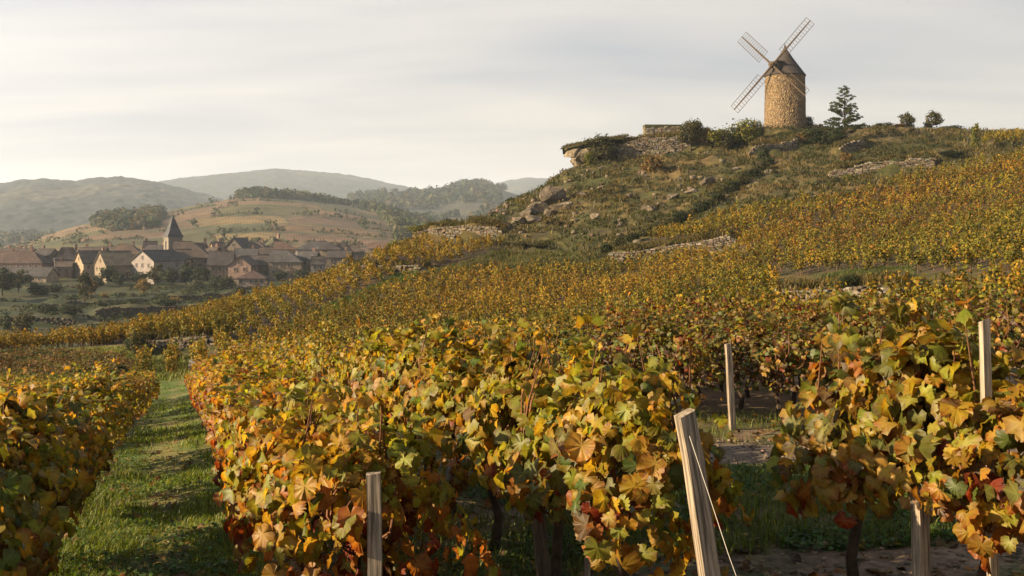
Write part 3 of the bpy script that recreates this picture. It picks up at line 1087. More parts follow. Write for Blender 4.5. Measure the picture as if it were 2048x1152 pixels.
def house(label, px0, px1, yr, ye, yb, D, rot=0.0, depth=None, hip=(0, 0), wall=(0.30, 0.24, 0.19), roof=(0.10, 0.08, 0.065), front=(4, 2), side=(2, 2), chim=(), ridge='x', cat='house', sink=2.5, frame=None, name='house'):
    """ridge 'x' lies across the view, 'y' runs away from it; rot turns the house about its middle"""
    a, b_, s = px0, px1, D / F
    r = R(rot)
    width = (b_ - a) * s
    dp = depth or 8.0
    if ridge == 'x':
        w = max(4.0, (width - dp * abs(math.sin(r))) / max(0.3, math.cos(r)))
        d = dp
    else:
        d = max(4.0, (width - dp * abs(math.sin(r))) / max(0.3, math.cos(r)))
        w = dp
        r += R(90)
    cx = ((a + b_) / 2 - XC) * s
    zb, ze, zr = (YH - yb) * s, (YH - ye) * s, (YH - yr) * s
    g = empty(name, (cx, D + dp * 0.5, zb), r, label, cat, 'houses of the village')
    hw, hr = ze - zb, zr - ze
    # walls
    m = MB()
    x, y = w / 2, d / 2
    P = [(-x, -y, -sink), (x, -y, -sink), (x, y, -sink), (-x, y, -sink), (-x, -y, hw), (x, -y, hw), (x, y, hw), (-x, y, hw)]
    Fs = [(0, 1, 5, 4), (2, 3, 7, 6)]
    k = len(P)
    gab = hr * 0.97
    for sx, e, hp in ((-1, (3, 0, 4, 7), hip[0]), (1, (1, 2, 6, 5), hip[1])):
        if hp:
            Fs.append(e)
        else:
            P.append((sx * x, 0, hw + gab))
            Fs.append((e[0], e[1], e[2], len(P) - 1, e[3]))
    m.add(P, Fs)
    m.build('wall', M['stucco'], g, color=wall)
    # roof with eaves
    ov = 0.35
    q = MB()
    hx0, hx1 = -x - (ov if not hip[0] else -hip[0] * d * 0.5), x + (ov if not hip[1] else -hip[1] * d * 0.5)
    ez = hw - ov * hr / y
    ex, ey = x + ov, y + ov
    th = 0.22
    top = [(-ex, -ey, ez), (ex, -ey, ez), (ex, ey, ez), (-ex, ey, ez), (hx0, 0, hw + hr), (hx1, 0, hw + hr)]
    V = [(p[0], p[1], p[2] + th) for p in top] + top
    Fc = [(0, 1, 5, 4), (2, 3, 4, 5)] + ([(3, 0, 4)] if hip[0] else []) + ([(1, 2, 5)] if hip[1] else [])
    Fl = [tuple(i + 6 for i in reversed(f)) for f in Fc]
    sides = [(0, 6, 7, 1), (2, 8, 9, 3)]
    for hp, e in ((hip[0], [3, 0, 4]), (hip[1], [1, 2, 5])):
        if hp:
            sides.append((e[0], e[0] + 6, e[1] + 6, e[1]))
        else:
            sides += [(e[0], e[0] + 6, e[2] + 6, e[2]), (e[2], e[2] + 6, e[1] + 6, e[1])]
    q.add(V, Fc + Fl + sides)
    rf = q.build('roof', M['roof'], g, color=roof)
    # ridge tiles
    rt = MB()
    rt.box(((hx0 + hx1) / 2, 0, hw + hr + th + 0.02), (hx1 - hx0, 0.35, 0.16))
    rt.build('ridge_cap', M['roof'], rf, color=tuple(min(1, c * 1.5) for c in roof))
    for c in chim:
        cb = MB()
        cx_ = c * x
        cb.box((cx_, 0.25 * y, hw + hr + 0.1), (0.75, 0.75, 1.7))
        cb.box((cx_, 0.25 * y, hw + hr + 1.0), (0.95, 0.95, 0.16))
        cb.box((cx_ - 0.15, 0.25 * y, hw + hr + 1.25), (0.25, 0.25, 0.35))
        cb.box((cx_ + 0.2, 0.25 * y, hw + hr + 1.2), (0.25, 0.25, 0.28))
        cb.build('chimney', M['stucco'], rf, color=(0.25, 0.16, 0.12))
    # windows
    ww, wh = 0.95, min(1.45, hw * 0.3)
    wme, pme = window_mesh(ww, round(wh, 2))
    fc = frame or tuple(min(0.8, c * 1.35) for c in wall)

    def put(loc, rz):
        o = link('window', wme, g, fc)
        o.location, o.rotation_euler = loc, (0, 0, rz)
        link('pane', pme, o)

    def face(n, rows, L, off, rz, ax):
        for rr in range(rows):
            z = hw * ((0.72,), (0.74, 0.27), (0.8, 0.5, 0.2))[rows - 1][rr]
            for i in range(n):
                if random.random() < 0.14:
                    continue
                u = (i + 0.5) / n * L - L / 2 + random.uniform(-.15, .15)
                put((u, off, z) if ax == 'x' else (off, u, z), rz)
    face(front[0], front[1], w * 0.92, -y - 0.02, 0, 'x')
    face(side[0], side[1], d * 0.8, -x - 0.02, R(-90), 'y')
    face(side[0], side[1], d * 0.8, x + 0.02, R(90), 'y')
    if hr > 2.2 and not hip[0] and side[1]:
        put((-x - 0.02, 0, hw + hr * 0.35), R(-90))
    if hr > 2.2 and not hip[1] and side[1]:
        put((x + 0.02, 0, hw + hr * 0.35), R(90))
    # a door on the front
    if front[1]:
        db = MB()
        db.box((w * 0.22, -y - 0.03, 0.95), (1.1, 0.1, 2.1))
        db.box((w * 0.22, -y - 0.04, 2.1), (1.4, 0.14, 0.2))
        db.build('door', M['window_frame'], g, color=(0.10, 0.07, 0.05))
    return g


CREAM, PINKW, GREYW, BEIGE, OCHRE, STONEW = (0.311, 0.235, 0.160), (0.260, 0.180, 0.142), (0.252, 0.222, 0.202), (0.211, 0.168, 0.121), (0.252, 0.180, 0.109), (0.133, 0.111, 0.088)
REDR, BROWNR, GREYR, DARKR, ORANGER = (0.065, 0.042, 0.034), (0.065, 0.049, 0.040), (0.054, 0.050, 0.048), (0.042, 0.035, 0.033), (0.091, 0.056, 0.040)
random.seed(11)
# far row first
house('small orange roofed house half hidden behind the golden vines', 736, 778, 488, 497, 512, 350, 0, 7, wall=BEIGE, roof=ORANGER, front=(3, 1))
house('low brown roofed house just left of the orange roofed one by the vines', 690, 728, 492, 503, 520, 338, 8, 7, hip=(0, 1), wall=STONEW, roof=BROWNR, front=(3, 1), chim=(0.3,))
house('dark roofed house right of the long grey roofed house', 662, 702, 487, 501, 530, 326, 10, 8, hip=(1, 1), wall=STONEW, roof=DARKR, front=(3, 2))
house('square house with steep mossy hipped roof and chimney above the long roofs', 530, 570, 474, 492, 515, 350, -28, 9, hip=(0, 1), wall=OCHRE, roof=(0.075, 0.075, 0.045), front=(2, 2), chim=(-0.4,))
house('brown roofed house between the dark gable and the mossy roof', 492, 534, 485, 499, 520, 345, 0, 8, hip=(0, 1), wall=BEIGE, roof=BROWNR, front=(3, 1), chim=(0.2,))
house('house with a tall dark gable right of the beige gable', 447, 497, 477, 497, 520, 342, -12, 9, ridge='y', wall=STONEW, roof=GREYR, front=(3, 1), side=(2, 1))
house('beige house with a lit gable right of the church', 408, 448, 485, 503, 522, 340, 32, 8, ridge='x', wall=OCHRE, roof=BROWNR, front=(2, 1), side=(1, 1), chim=(0.5,))
house('dark roofed house with chimneys far left behind the hipped house', 198, 242, 494, 508, 525, 348, 0, 8, wall=STONEW, roof=BROWNR, front=(3, 1), chim=(-0.5, 0.6))
house('house with a rusty roof and big chimney left of the church', 226, 280, 490, 508, 528, 344, 6, 9, hip=(0, 1), wall=BEIGE, roof=(0.075, 0.05, 0.036), front=(3, 1), chim=(0.1,))
house('pink gabled house tucked against the church nave', 272, 312, 484, 500, 524, 338, 24, 8, wall=PINKW, roof=DARKR, front=(2, 1), side=(1, 1), chim=(-0.6,))
house('low house with a long roof behind the red roofed house at the left edge', -30, 60, 499, 508, 522, 345, 0, 7, wall=BEIGE, roof=BROWNR, front=(5, 1), chim=(-0.2, 0.3, 0.8))
# middle
house('house with orange hipped roof and lit eaves wall', 538, 594, 484, 499, 520, 322, 14, 9, hip=(0, 1), wall=CREAM, roof=ORANGER, front=(4, 2))
house('long grey roofed house with pale walls on the right of the village', 588, 642, 484, 499, 523, 318, 3, 9, hip=(1, 0), wall=(0.34, 0.29, 0.25), roof=GREYR, front=(5, 2), chim=(0.75,))
house('dark roofed house joined to the end of the long grey roofed house', 637, 680, 485, 499, 523, 318, 3, 9, hip=(0, 1), wall=BEIGE, roof=DARKR, front=(3, 2))
house('red roofed long house at the left edge of the photograph', -60, 84, 505, 526, 548, 318, 0, 10, hip=(1, 1), wall=PINKW, roof=REDR, front=(11, 1), chim=(-0.1, 0.45))
house('tall dark stone house with hipped roof left of the lit houses', 82, 156, 497, 519, 556, 312, 26, 11, hip=(1, 1), wall=STONEW, roof=DARKR, front=(4, 2), chim=(0.7,))
house('large house with broad brown roof below the church tower', 332, 418, 484, 515, 543, 308, 12, 12, hip=(0, 1), wall=BEIGE, roof=BROWNR, front=(5, 2), side=(2, 2), chim=(0.6,))
house('lit gabled wing in front of the broad brown roof', 344, 374, 500, 518, 540, 301, 22, 7, ridge='x', wall=OCHRE, roof=BROWNR, front=(1, 2), side=(1, 1))
# front row
house('house with pale sunlit long wall and dark slanting roof', 132, 206, 503, 526, 558, 303, 40, 9, wall=CREAM, roof=BROWNR, front=(3, 2), side=(3, 2))
house('gabled house with sunlit left wall and dark gable facing the gardens', 166, 262, 504, 531, 560, 292, 38, 12, ridge='x', wall=BEIGE, roof=(0.095, 0.075, 0.05), front=(3, 2), side=(4, 2), chim=(-0.7,))
house('white gabled house with grey roof in the middle of the village', 254, 352, 502, 522, 556, 292, -32, 11, ridge='y', wall=GREYW, roof=GREYR, front=(2, 2), side=(3, 2), chim=())
house('long dark house with plain roof right of the trees', 408, 462, 504, 530, 562, 298, 8, 9, wall=STONEW, roof=DARKR, front=(3, 2))
house('pink gable house facing the gardens', 456, 502, 514, 531, 560, 294, 0, 10, ridge='y', wall=PINKW, roof=BROWNR, front=(2, 1), side=(2, 2))
house('dark roofed house right of the pink gable', 494, 548, 513, 531, 556, 303, 0, 8, wall=STONEW, roof=DARKR, front=(3, 1))
house('stone house with a speckled grey roof above the golden vines', 532, 602, 502, 524, 552, 300, 5, 10, hip=(0, 1), wall=BEIGE, roof=GREYR, front=(4, 2))
house('small house with grey roof at the right end of the village', 614, 648, 515, 529, 553, 296, 10, 8, hip=(1, 1), wall=GREYW, roof=DARKR, front=(2, 2))
house('low grey roofed house in front of the red roofed house', -70, 92, 537, 553, 574, 290, 0, 8, hip=(0, 0), wall=(0.34, 0.27, 0.19), roof=GREYR, front=(11, 1))
house('small white house with red hipped roof standing lowest of all', 468, 530, 543, 557, 582, 276, 6, 8, hip=(1, 1), wall=(0.29, 0.235, 0.20), roof=(0.060, 0.038, 0.032), front=(5, 2), frame=(0.2, 0.15, 0.12))

for args in (
    ('narrow grey house squeezed between the red roofed house and the dark hipped house', 62, 104, 499, 512, 545, 326, -10, 7, (0.15, 0.12, 0.095), DARKR, (2, 2)),
    ('low brown house behind the sunlit long wall', 150, 204, 496, 507, 530, 330, 4, 8, (0.17, 0.135, 0.10), BROWNR, (4, 1)),
    ('dark little house above the white gabled house', 286, 330, 492, 504, 528, 331, -8, 7, (0.15, 0.12, 0.09), DARKR, (2, 1)),
    ('beige house wedged right of the broad brown roof', 398, 436, 496, 511, 540, 318, -14, 8, (0.18, 0.145, 0.105), BROWNR, (3, 2)),
    ('grey house behind the pink gable', 462, 512, 499, 513, 538, 322, 6, 8, (0.16, 0.135, 0.11), GREYR, (3, 1)),
    ('brown house between the mossy roof and the speckled roof', 508, 552, 496, 509, 535, 318, 16, 8, (0.18, 0.14, 0.10), BROWNR, (3, 1)),
    ('dark shed like house below the long grey roofed house', 592, 634, 505, 518, 545, 306, -6, 7, (0.15, 0.125, 0.10), GREYR, (3, 1)),
    ('low house half behind the golden vines at the right end', 652, 700, 503, 515, 540, 306, 4, 7, (0.16, 0.13, 0.10), DARKR, (3, 1)),
    ('small lean-to house in front of the tall dark stone house', 104, 140, 524, 534, 558, 303, 12, 6, (0.15, 0.12, 0.09), BROWNR, (2, 1)),
):
    house(*args[:8], depth=args[8], wall=args[9], roof=args[10], front=args[11], chim=(random.choice((-.6, .5)),))


def build_church():
    D = 322.0
    s = D / F
    g = empty('church', ((346 - XC) * s, D, (YH - 545) * s), R(38), 'church with a square tower and dark flared pyramid steeple', 'church')
    z0 = (YH - 545) * s
    zt, za = (YH - 473) * s - z0, (YH - 432) * s - z0
    h = 2.25
    m = MB()
    m.box((0, 0, zt / 2 - 1), (2 * h, 2 * h, zt + 2))
    m.box((0, 0, zt - 0.15), (2 * h + 0.35, 2 * h + 0.35, 0.35))
    m.box((0, 0, zt - 4.6), (2 * h + 0.2, 2 * h + 0.2, 0.22))
    tw = m.build('tower', M['stucco'], g, color=(0.20, 0.175, 0.14))
    for sx, sy, rz in ((-1, 0, -90), (0, -1, 0), (1, 0, 90), (0, 1, 180)):
        b = MB()
        P = []
        a, hh = 0.62, 1.5
        prof = [(-a, -hh), (a, -hh), (a, hh * 0.4)] + [(a * math.cos(t), hh * 0.4 + a * math.sin(t)) for t in np.linspace(0.3, math.pi - 0.3, 6)] + [(-a, hh * 0.4)]
        n = len(prof)
        P = [(x, -0.03, z) for x, z in prof] + [(x, 0.1, z) for x, z in prof]
        b.add(P, [tuple(range(n)), tuple(range(2 * n - 1, n - 1, -1))] + [(i, i + n, (i + 1) % n + n, (i + 1) % n) for i in range(n)])
        o = b.build('belfry_opening', M['glass'], g)
        o.location = (sx * (h + 0.01), sy * (h + 0.01), zt - 2.6)
        o.rotation_euler = (0, 0, R(rz))
        fr = MB()
        for k in (-1, 1):
            fr.box((k * (a + 0.12), -0.03, -0.2), (0.2, 0.14, 2 * hh - 0.4))
        fr.box((0, -0.03, -hh - 0.1), (2 * a + 0.5, 0.2, 0.18))
        f2 = fr.build('stone_surround', M['stucco'], o, color=(0.36, 0.3, 0.22))
    q = MB()
    lev = [(h + 0.42, 0.0), (h * 0.93, 0.9), (h * 0.68, 2.4), (h * 0.36, 4.6), (0.05, za - zt + 0.3)]
    V = []
    for r_, z in lev:
        V += [(-r_, -r_, zt + z), (r_, -r_, zt + z), (r_, r_, zt + z), (-r_, r_, zt + z)]
    Fs = [(3, 2, 1, 0)]
    for i in range(len(lev) - 1):
        for k in range(4):
            a_, b_ = i * 4 + k, i * 4 + (k + 1) % 4
            Fs.append((a_, b_, b_ + 4, a_ + 4))
    q.add(V, Fs)
    sp = q.build('steeple', M['roof'], g, color=(0.055, 0.056, 0.060))
    c = MB()
    c.tube([(0, 0, za - 0.3), (0, 0, za + 1.9)], 0.06, 5)
    c.box((0, 0, za + 1.3), (0.75, 0.07, 0.09))
    c.box((0, 0, za + 0.25), (0.3, 0.3, 0.3))
    c.build('weather_cross', M['dark_wood'], sp)
    # nave in front, lower
    n_ = MB()
    L, hw_, hh_ = 8.5, 3.4, 6.2
    n_.add([(h, -hw_, -2), (h + L, -hw_, -2), (h + L, hw_, -2), (h, hw_, -2), (h, -hw_, hh_), (h + L, -hw_, hh_), (h + L, hw_, hh_), (h, hw_, hh_), (h + L, 0, hh_ + 3.2), (h, 0, hh_ + 3.2)],
           [(0, 1, 5, 4), (2, 3, 7, 6), (1, 2, 6, 8, 5), (3, 0, 4, 9, 7)])
    n_.build('nave_wall', M['stucco'], g, color=(0.33, 0.26, 0.19))
    r_ = MB()
    for sy in (-1, 1):
        P = [(h - 0.02, 0, hh_ + 3.25), (h + L + .3, 0, hh_ + 3.25), (h + L + .3, sy * (hw_ + .4), hh_ - .35), (h - 0.02, sy * (hw_ + .4), hh_ - .35)]
        r_.add([(a, b, c + .2) for a, b, c in P] + P, [(0, 1, 2, 3), (7, 6, 5, 4), (0, 4, 5, 1), (1, 5, 6, 2), (2, 6, 7, 3), (3, 7, 4, 0)])
    r_.build('nave_roof', M['roof'], g, color=(0.085, 0.06, 0.046))


build_church()

# trees round the village and in its gardens: (column, depth, height m, width m, kind, label)
VT = [
    (215, 284, 6.5, 6.0, 'dark', 'round dark tree in front of the sunlit gabled house'),
    (196, 280, 4.0, 4.6, 'dark', 'low dark bush below the sunlit long wall'),
    (240, 281, 4.6, 5.4, 'dark', 'dark spreading tree right of the round tree by the gabled house'),
    (278, 284, 4.5, 6.0, 'dark', 'low dark tree below the left corner of the white gabled house'),
    (312, 282, 7.0, 7.2, 'olive', 'olive green tree covering the foot of the white gable'),
    (340, 279, 5.5, 7.0, 'dark', 'broad dark tree right of the white gable'),
    (372, 284, 7.0, 7.6, 'dark', 'tall dark tree in front of the broad brown roof'),
    (402, 281, 6.4, 7.4, 'dark', 'dark tree left of the long dark house'),
    (430, 277, 4.2, 5.6, 'dark', 'dark bush at the foot of the long dark house'),
    (395, 268, 3.4, 6.0, 'grey', 'pale greyish bush in front of the dark trees'),
    (452, 272, 4.0, 6.5, 'dark', 'dark bush left of the small white house'),
    (286, 254, 5.2, 4.6, 'gold', 'golden tree alone on the garden terrace'),
    (168, 226, 7.2, 4.2, 'olive', 'tall olive tree on the middle garden terrace'),
    (182, 229, 6.0, 3.6, 'rust', 'rusty tipped tree beside the tall olive tree'),
    (36, 262, 6.5, 9.0, 'olive', 'broad olive tree below the low grey roofed house'),
    (4, 250, 8.0, 9.0, 'dark', 'large dark tree at the left edge below the houses'),
    (75, 255, 4.5, 7.5, 'dark', 'dark bushy tree below the end of the low grey roofed house'),
    (-30, 235, 9.0, 9.0, 'olive', 'tall olive tree cut by the left edge of the photograph'),
    (110, 262, 3.0, 5.0, 'dark', 'low dark bush in front of the village edge wall'),
    (44, 160, 4.4, 4.2, 'olive', 'olive bush low in the valley at the far left'),
    (18, 168, 3.4, 3.6, 'dark', 'dark bush left of the low olive bush in the valley'),
    (320, 229, 2.6, 5.6, 'dark', 'dark bush below the golden tree'),
    (352, 236, 2.2, 4.5, 'gold', 'yellow topped bush right of the dark bush below the golden tree'),
    (210, 240, 1.8, 2.6, 'gold', 'small yellow bush on the garden terrace'),
    (562, 292, 3.6, 6.0, 'dark', 'dark tree against the wall of the speckled roofed house'),
    (600, 290, 4.5, 6.5, 'dark', 'dark tree between the speckled roofed house and the small grey roofed one'),
    (660, 292, 4.5, 7.0, 'olive', 'olive tree at the right end of the village'),
    (690, 296, 3.4, 6.0, 'olive', 'low olive tree where the village meets the golden vines'),
    (266, 352, 6.5, 4.0, 'yellow', 'yellow green conifer between rooftops left of the church'),
    (545, 104, 2.6, 3.4, 'olive', 'olive tree rising behind the edge of the golden vines'),
    (525, 108, 1.9, 2.4, 'olive', 'smaller olive bush left of the tree behind the golden vines'),
    (480, 240, 4.0, 6.5, 'dark', 'dark bush under the small white house'),
    (500, 228, 3.4, 6.0, 'dark', 'dark bush just above the edge of the golden vines'),
    (140, 190, 2.4, 5.0, 'dark', 'low dark bush at the foot of the tall olive tree'),
    (95, 198, 2.8, 5.4, 'dark', 'low dark bush left of the tall olive tree'),
    (250, 199, 2.2, 5.0, 'dark', 'low dark bush on the lower garden wall'),
    (330, 204, 2.0, 5.2, 'dark', 'long dark bush over the middle of the lower garden wall'),
    (420, 210, 2.4, 5.5, 'dark', 'dark bush at the right end of the lower garden wall'),
]
KIND = {'dark': (GREEN_DARK, [1, 1, 1]), 'olive': (OLIVE, [1, 1, .6, 1]), 'gold': (GOLD, [1, 1, 1, 1]), 'rust': (RUST, [1, 1, 1, 1]), 'yellow': (YELLOWG, [1, 1, 1, 1]), 'grey': ([(0.10, 0.10, 0.06), (0.075, 0.08, 0.045)], [1, 1])}
for i, (px, D, h, w, k, lab) in enumerate(VT):
    pal, pw = KIND[k]
    v = i % 3
    isb = 'bush' in lab
    kd = 'column' if 'conifer' in lab else ('bush' if isb else 'round')
    tree('bush' if isb else 'tree', lab, 'bush' if isb else 'tree', on_ground(px, D, -0.2), h, w, f'{k}_{kd}_{v}', 300 + i, pal, pw, kd, 850, 0.085, 0.02 if isb else 0.14, (1, 1, 1), 'trees and bushes around the village', i * 1.7)


# ------------------------------------------------------------------ stone walls
def stone_variant(seed):
    rng = np.random.default_rng(seed)
    V, n = [], 0
    # chamfered block of size 1
    c = 0.5
    k = 0.36
    P = []
    for sx in (-1, 1):
        for sy in (-1, 1):
            for sz in (-1, 1):
                P += [(sx * c, sy * k, sz * k), (sx * k, sy * c, sz * k), (sx * k, sy * k, sz * c)]
    P = np.array(P) + rng.normal(0, 0.035, (24, 3))
    bm = bmesh.new()
    for p in P:
        bm.verts.new(p)
    bmesh.ops.convex_hull(bm, input=bm.verts)
    me = bpy.data.meshes.new('stone')
    bm.to_mesh(me)
    bm.free()
    me.materials.append(M['stone'])
    return me


STONES = [stone_variant(i) for i in range(8)]
STONE_C = [(0.30, 0.24, 0.155), (0.36, 0.30, 0.21), (0.24, 0.19, 0.13), (0.33, 0.25, 0.15), (0.27, 0.24, 0.20), (0.42, 0.36, 0.27), (0.18, 0.145, 0.10)]
BOXF = np.array([(0, 3, 2, 1), (4, 5, 6, 7), (0, 1, 5, 4), (1, 2, 6, 5), (2, 3, 7, 6), (3, 0, 4, 7)])
BOXV = np.array([(x, y, z) for z in (-.5, .5) for x, y in ((-.5, -.5), (.5, -.5), (.5, .5), (-.5, .5))])


def stone_mass(name, parent, C, S, A, col, rng, mat=None):
    """joined jittered blocks: centres, sizes, turn about z"""
    n = len(C)
    V = BOXV[None] * S[:, None, :] + rng.normal(0, 0.09, (n, 8, 3)) * S[:, None, :]
    ca, sa = np.cos(A)[:, None], np.sin(A)[:, None]
    V = np.stack([V[..., 0] * ca - V[..., 1] * sa, V[..., 0] * sa + V[..., 1] * ca, V[..., 2]], 2) + C[:, None, :]
    Fq = (BOXF[None] + 8 * np.arange(n)[:, None, None]).reshape(-1, 4)
    o = link(name, mesh(name, V.reshape(-1, 3), Fq, mat or M['stone_mass'], np.repeat(col, 8, 0)), parent)
    o['kind'] = 'stuff'
    return o


def stone_wall(key, label, sl=0.42, sh=0.2, singles=True, top_var=0.15, tint=1.0, seg=10, gaps=0.04):
    x0, d0, x1, d1, h = WALLS[key]
    rng = np.random.default_rng(abs(hash(key)) % 1000 if False else sum(map(ord, key)))
    A, B = Vector(((x0 - XC) / F * d0, d0, 0)), Vector(((x1 - XC) / F * d1, d1, 0))
    L = (B - A).length
    ang = math.atan2(B.y - A.y, B.x - A.x)
    mid = (A + B) / 2
    root = empty('stone_wall', (mid.x, mid.y, h1(mid.x, mid.y)), ang, label, 'wall')
    inv = Matrix.Translation(root.location) @ Matrix.Rotation(ang, 4, 'Z')
    inv = inv.inverted()
    nx = max(6, int(L / 0.8))
    ts = np.linspace(0, 1, nx + 1)
    gx, gy = A.x + (B.x - A.x) * ts, A.y + (B.y - A.y) * ts
    nrm = np.array([math.sin(ang), -math.cos(ang)])
    gz = H(gx + nrm[0] * 0.9, gy + nrm[1] * 0.9)
    topz = np.maximum(gz + h * 0.55, np.minimum(gz + h * 1.1, H(gx - nrm[0] * 1.3, gy - nrm[1] * 1.3) + 0.08)) + top_var * (fbm(gx * 0.5, gy * 0.5, 2, 3) - 0.5)
    # core
    cb = MB()
    for i in range(nx):
        p0, p1 = inv @ Vector((gx[i], gy[i], 0)), inv @ Vector((gx[i + 1], gy[i + 1], 0))
        b0, b1, t0, t1 = (v - root.location.z for v in (gz[i] - .6, gz[i + 1] - .6, topz[i] - .08, topz[i + 1] - .08))
        P = [(p0.x, 0.0, b0), (p1.x, 0.0, b1), (p1.x, 0.6, b1), (p0.x, 0.6, b0), (p0.x, 0.0, t0), (p1.x, 0.0, t1), (p1.x, 0.6, t1), (p0.x, 0.6, t0)]
        cb.add(P, [(0, 1, 5, 4), (2, 3, 7, 6), (4, 5, 6, 7)] + ([(3, 0, 4, 7)] if i == 0 else []) + ([(1, 2, 6, 5)] if i == nx - 1 else []))
    cb.build('core', M['core'], root)
    C, S, An = [], [], []
    u = 0.0
    course = 0
    zmax = h * 1.5
    zoff = -0.35
    while zoff < zmax:
        ch = sh * rng.uniform(0.75, 1.3)
        u = -rng.uniform(0, sl)
        while u < L:
            ln = sl * rng.uniform(0.55, 1.6)
            um = u + ln / 2
            if 0 <= um <= L:
                tz0 = np.interp(um / L, ts, gz) - root.location.z
                tz1 = np.interp(um / L, ts, topz) - root.location.z
                z = tz0 + zoff + ch / 2
                if z < tz1 and rng.random() > gaps:
                    C.append((um - L / 2, -0.06 + rng.normal(0, 0.03), z + rng.normal(0, 0.015)))
                    S.append((ln * 1.0, 0.34, ch * 1.02))
                    An.append(rng.normal(0, 0.05))
            u += ln * 1.02
        zoff += ch
    C, S, An = np.array(C), np.array(S), np.array(An)
    pc = palette(rng, len(C), STONE_C, [1] * 7, 0.14) * tint * 0.5
    order = np.argsort(-S[:, 0] * S[:, 2])
    ns = 300 if singles else 0
    for i in order[:ns]:
        o = link('stone', STONES[i % 8], root, pc[i])
        o.location, o.scale = C[i], S[i]
        o.rotation_euler = (rng.normal(0, .06), rng.normal(0, .06), An[i])
    rest = order[ns:]
    if len(rest):
        stone_mass('stonework', root, C[rest], S[rest], An[rest], pc[rest], rng)
    # grass hanging over the top edge
    return root


stone_wall('ruin', 'long high dry stone wall on the crest left of the windmill', 0.42, 0.2)
stone_wall('mill_left', 'short pale stone wall just below the windmill mound', 0.4, 0.19)
stone_wall('pine', 'short stone wall below the pine tree', 0.4, 0.19)
stone_wall('terrace_right', 'long low terrace wall above the upper right vineyard', 0.42, 0.2)
stone_wall('bastion', 'rounded terrace wall over the small patch of yellow vines', 0.38, 0.18)
stone_wall('mid', 'pale terrace wall in the middle of the slope above the vines', 0.32, 0.16)
stone_wall('low', 'low terrace wall behind the dark reddish vines at right', 0.24, 0.13)
stone_wall('lane_end', 'small stone wall above the far end of the grassy lane', 0.26, 0.14)
stone_wall('band', 'broken little stone wall under the grassy path on the slope', 0.3, 0.17, gaps=0.35)
stone_wall('garden_lower', 'dark overgrown wall of the lowest village garden', 0.6, 0.3, False, tint=0.55)
stone_wall('garden_upper', 'dark wall of the garden below the small white house', 0.6, 0.3, False, tint=0.55)
stone_wall('garden_left', 'dark garden wall at the far left of the valley', 0.6, 0.3, False, tint=0.55)
stone_wall('garden_mid', 'low wall of the garden terrace under the golden tree', 0.6, 0.3, False, tint=0.6)
stone_wall('village_edge', 'grey boundary wall at the foot of the village houses', 0.6, 0.3, False, tint=0.9)


# ------------------------------------------------------------------ rocks
def rock_mesh(seed, size, flat=0.75, cuts=22):
    rng = np.random.default_rng(seed)
    bm = bmesh.new()
    bmesh.ops.create_icosphere(bm, subdivisions=3, radius=1.0)
    V = np.array([v.co[:] for v in bm.verts])
    for _ in range(cuts):
        n = rnd_unit(rng, 1)[0]
        d = rng.uniform(0.32, 0.8)
        V -= np.maximum(0, V @ n - d)[:, None] * n
    V += 0.16 * (vnoise(V[:, 0] * 4 + seed, V[:, 1] * 4 + V[:, 2] * 3, seed) - 0.5)[:, None] * V
    V *= np.array(size) * 0.62
    V[:, 2] *= flat
    for v, p in zip(bm.verts, V):
        v.co = p
    me = bpy.data.meshes.new('rock')
    bm.to_mesh(me)
    bm.free()
    me.materials.append(M['rock'])
    return me


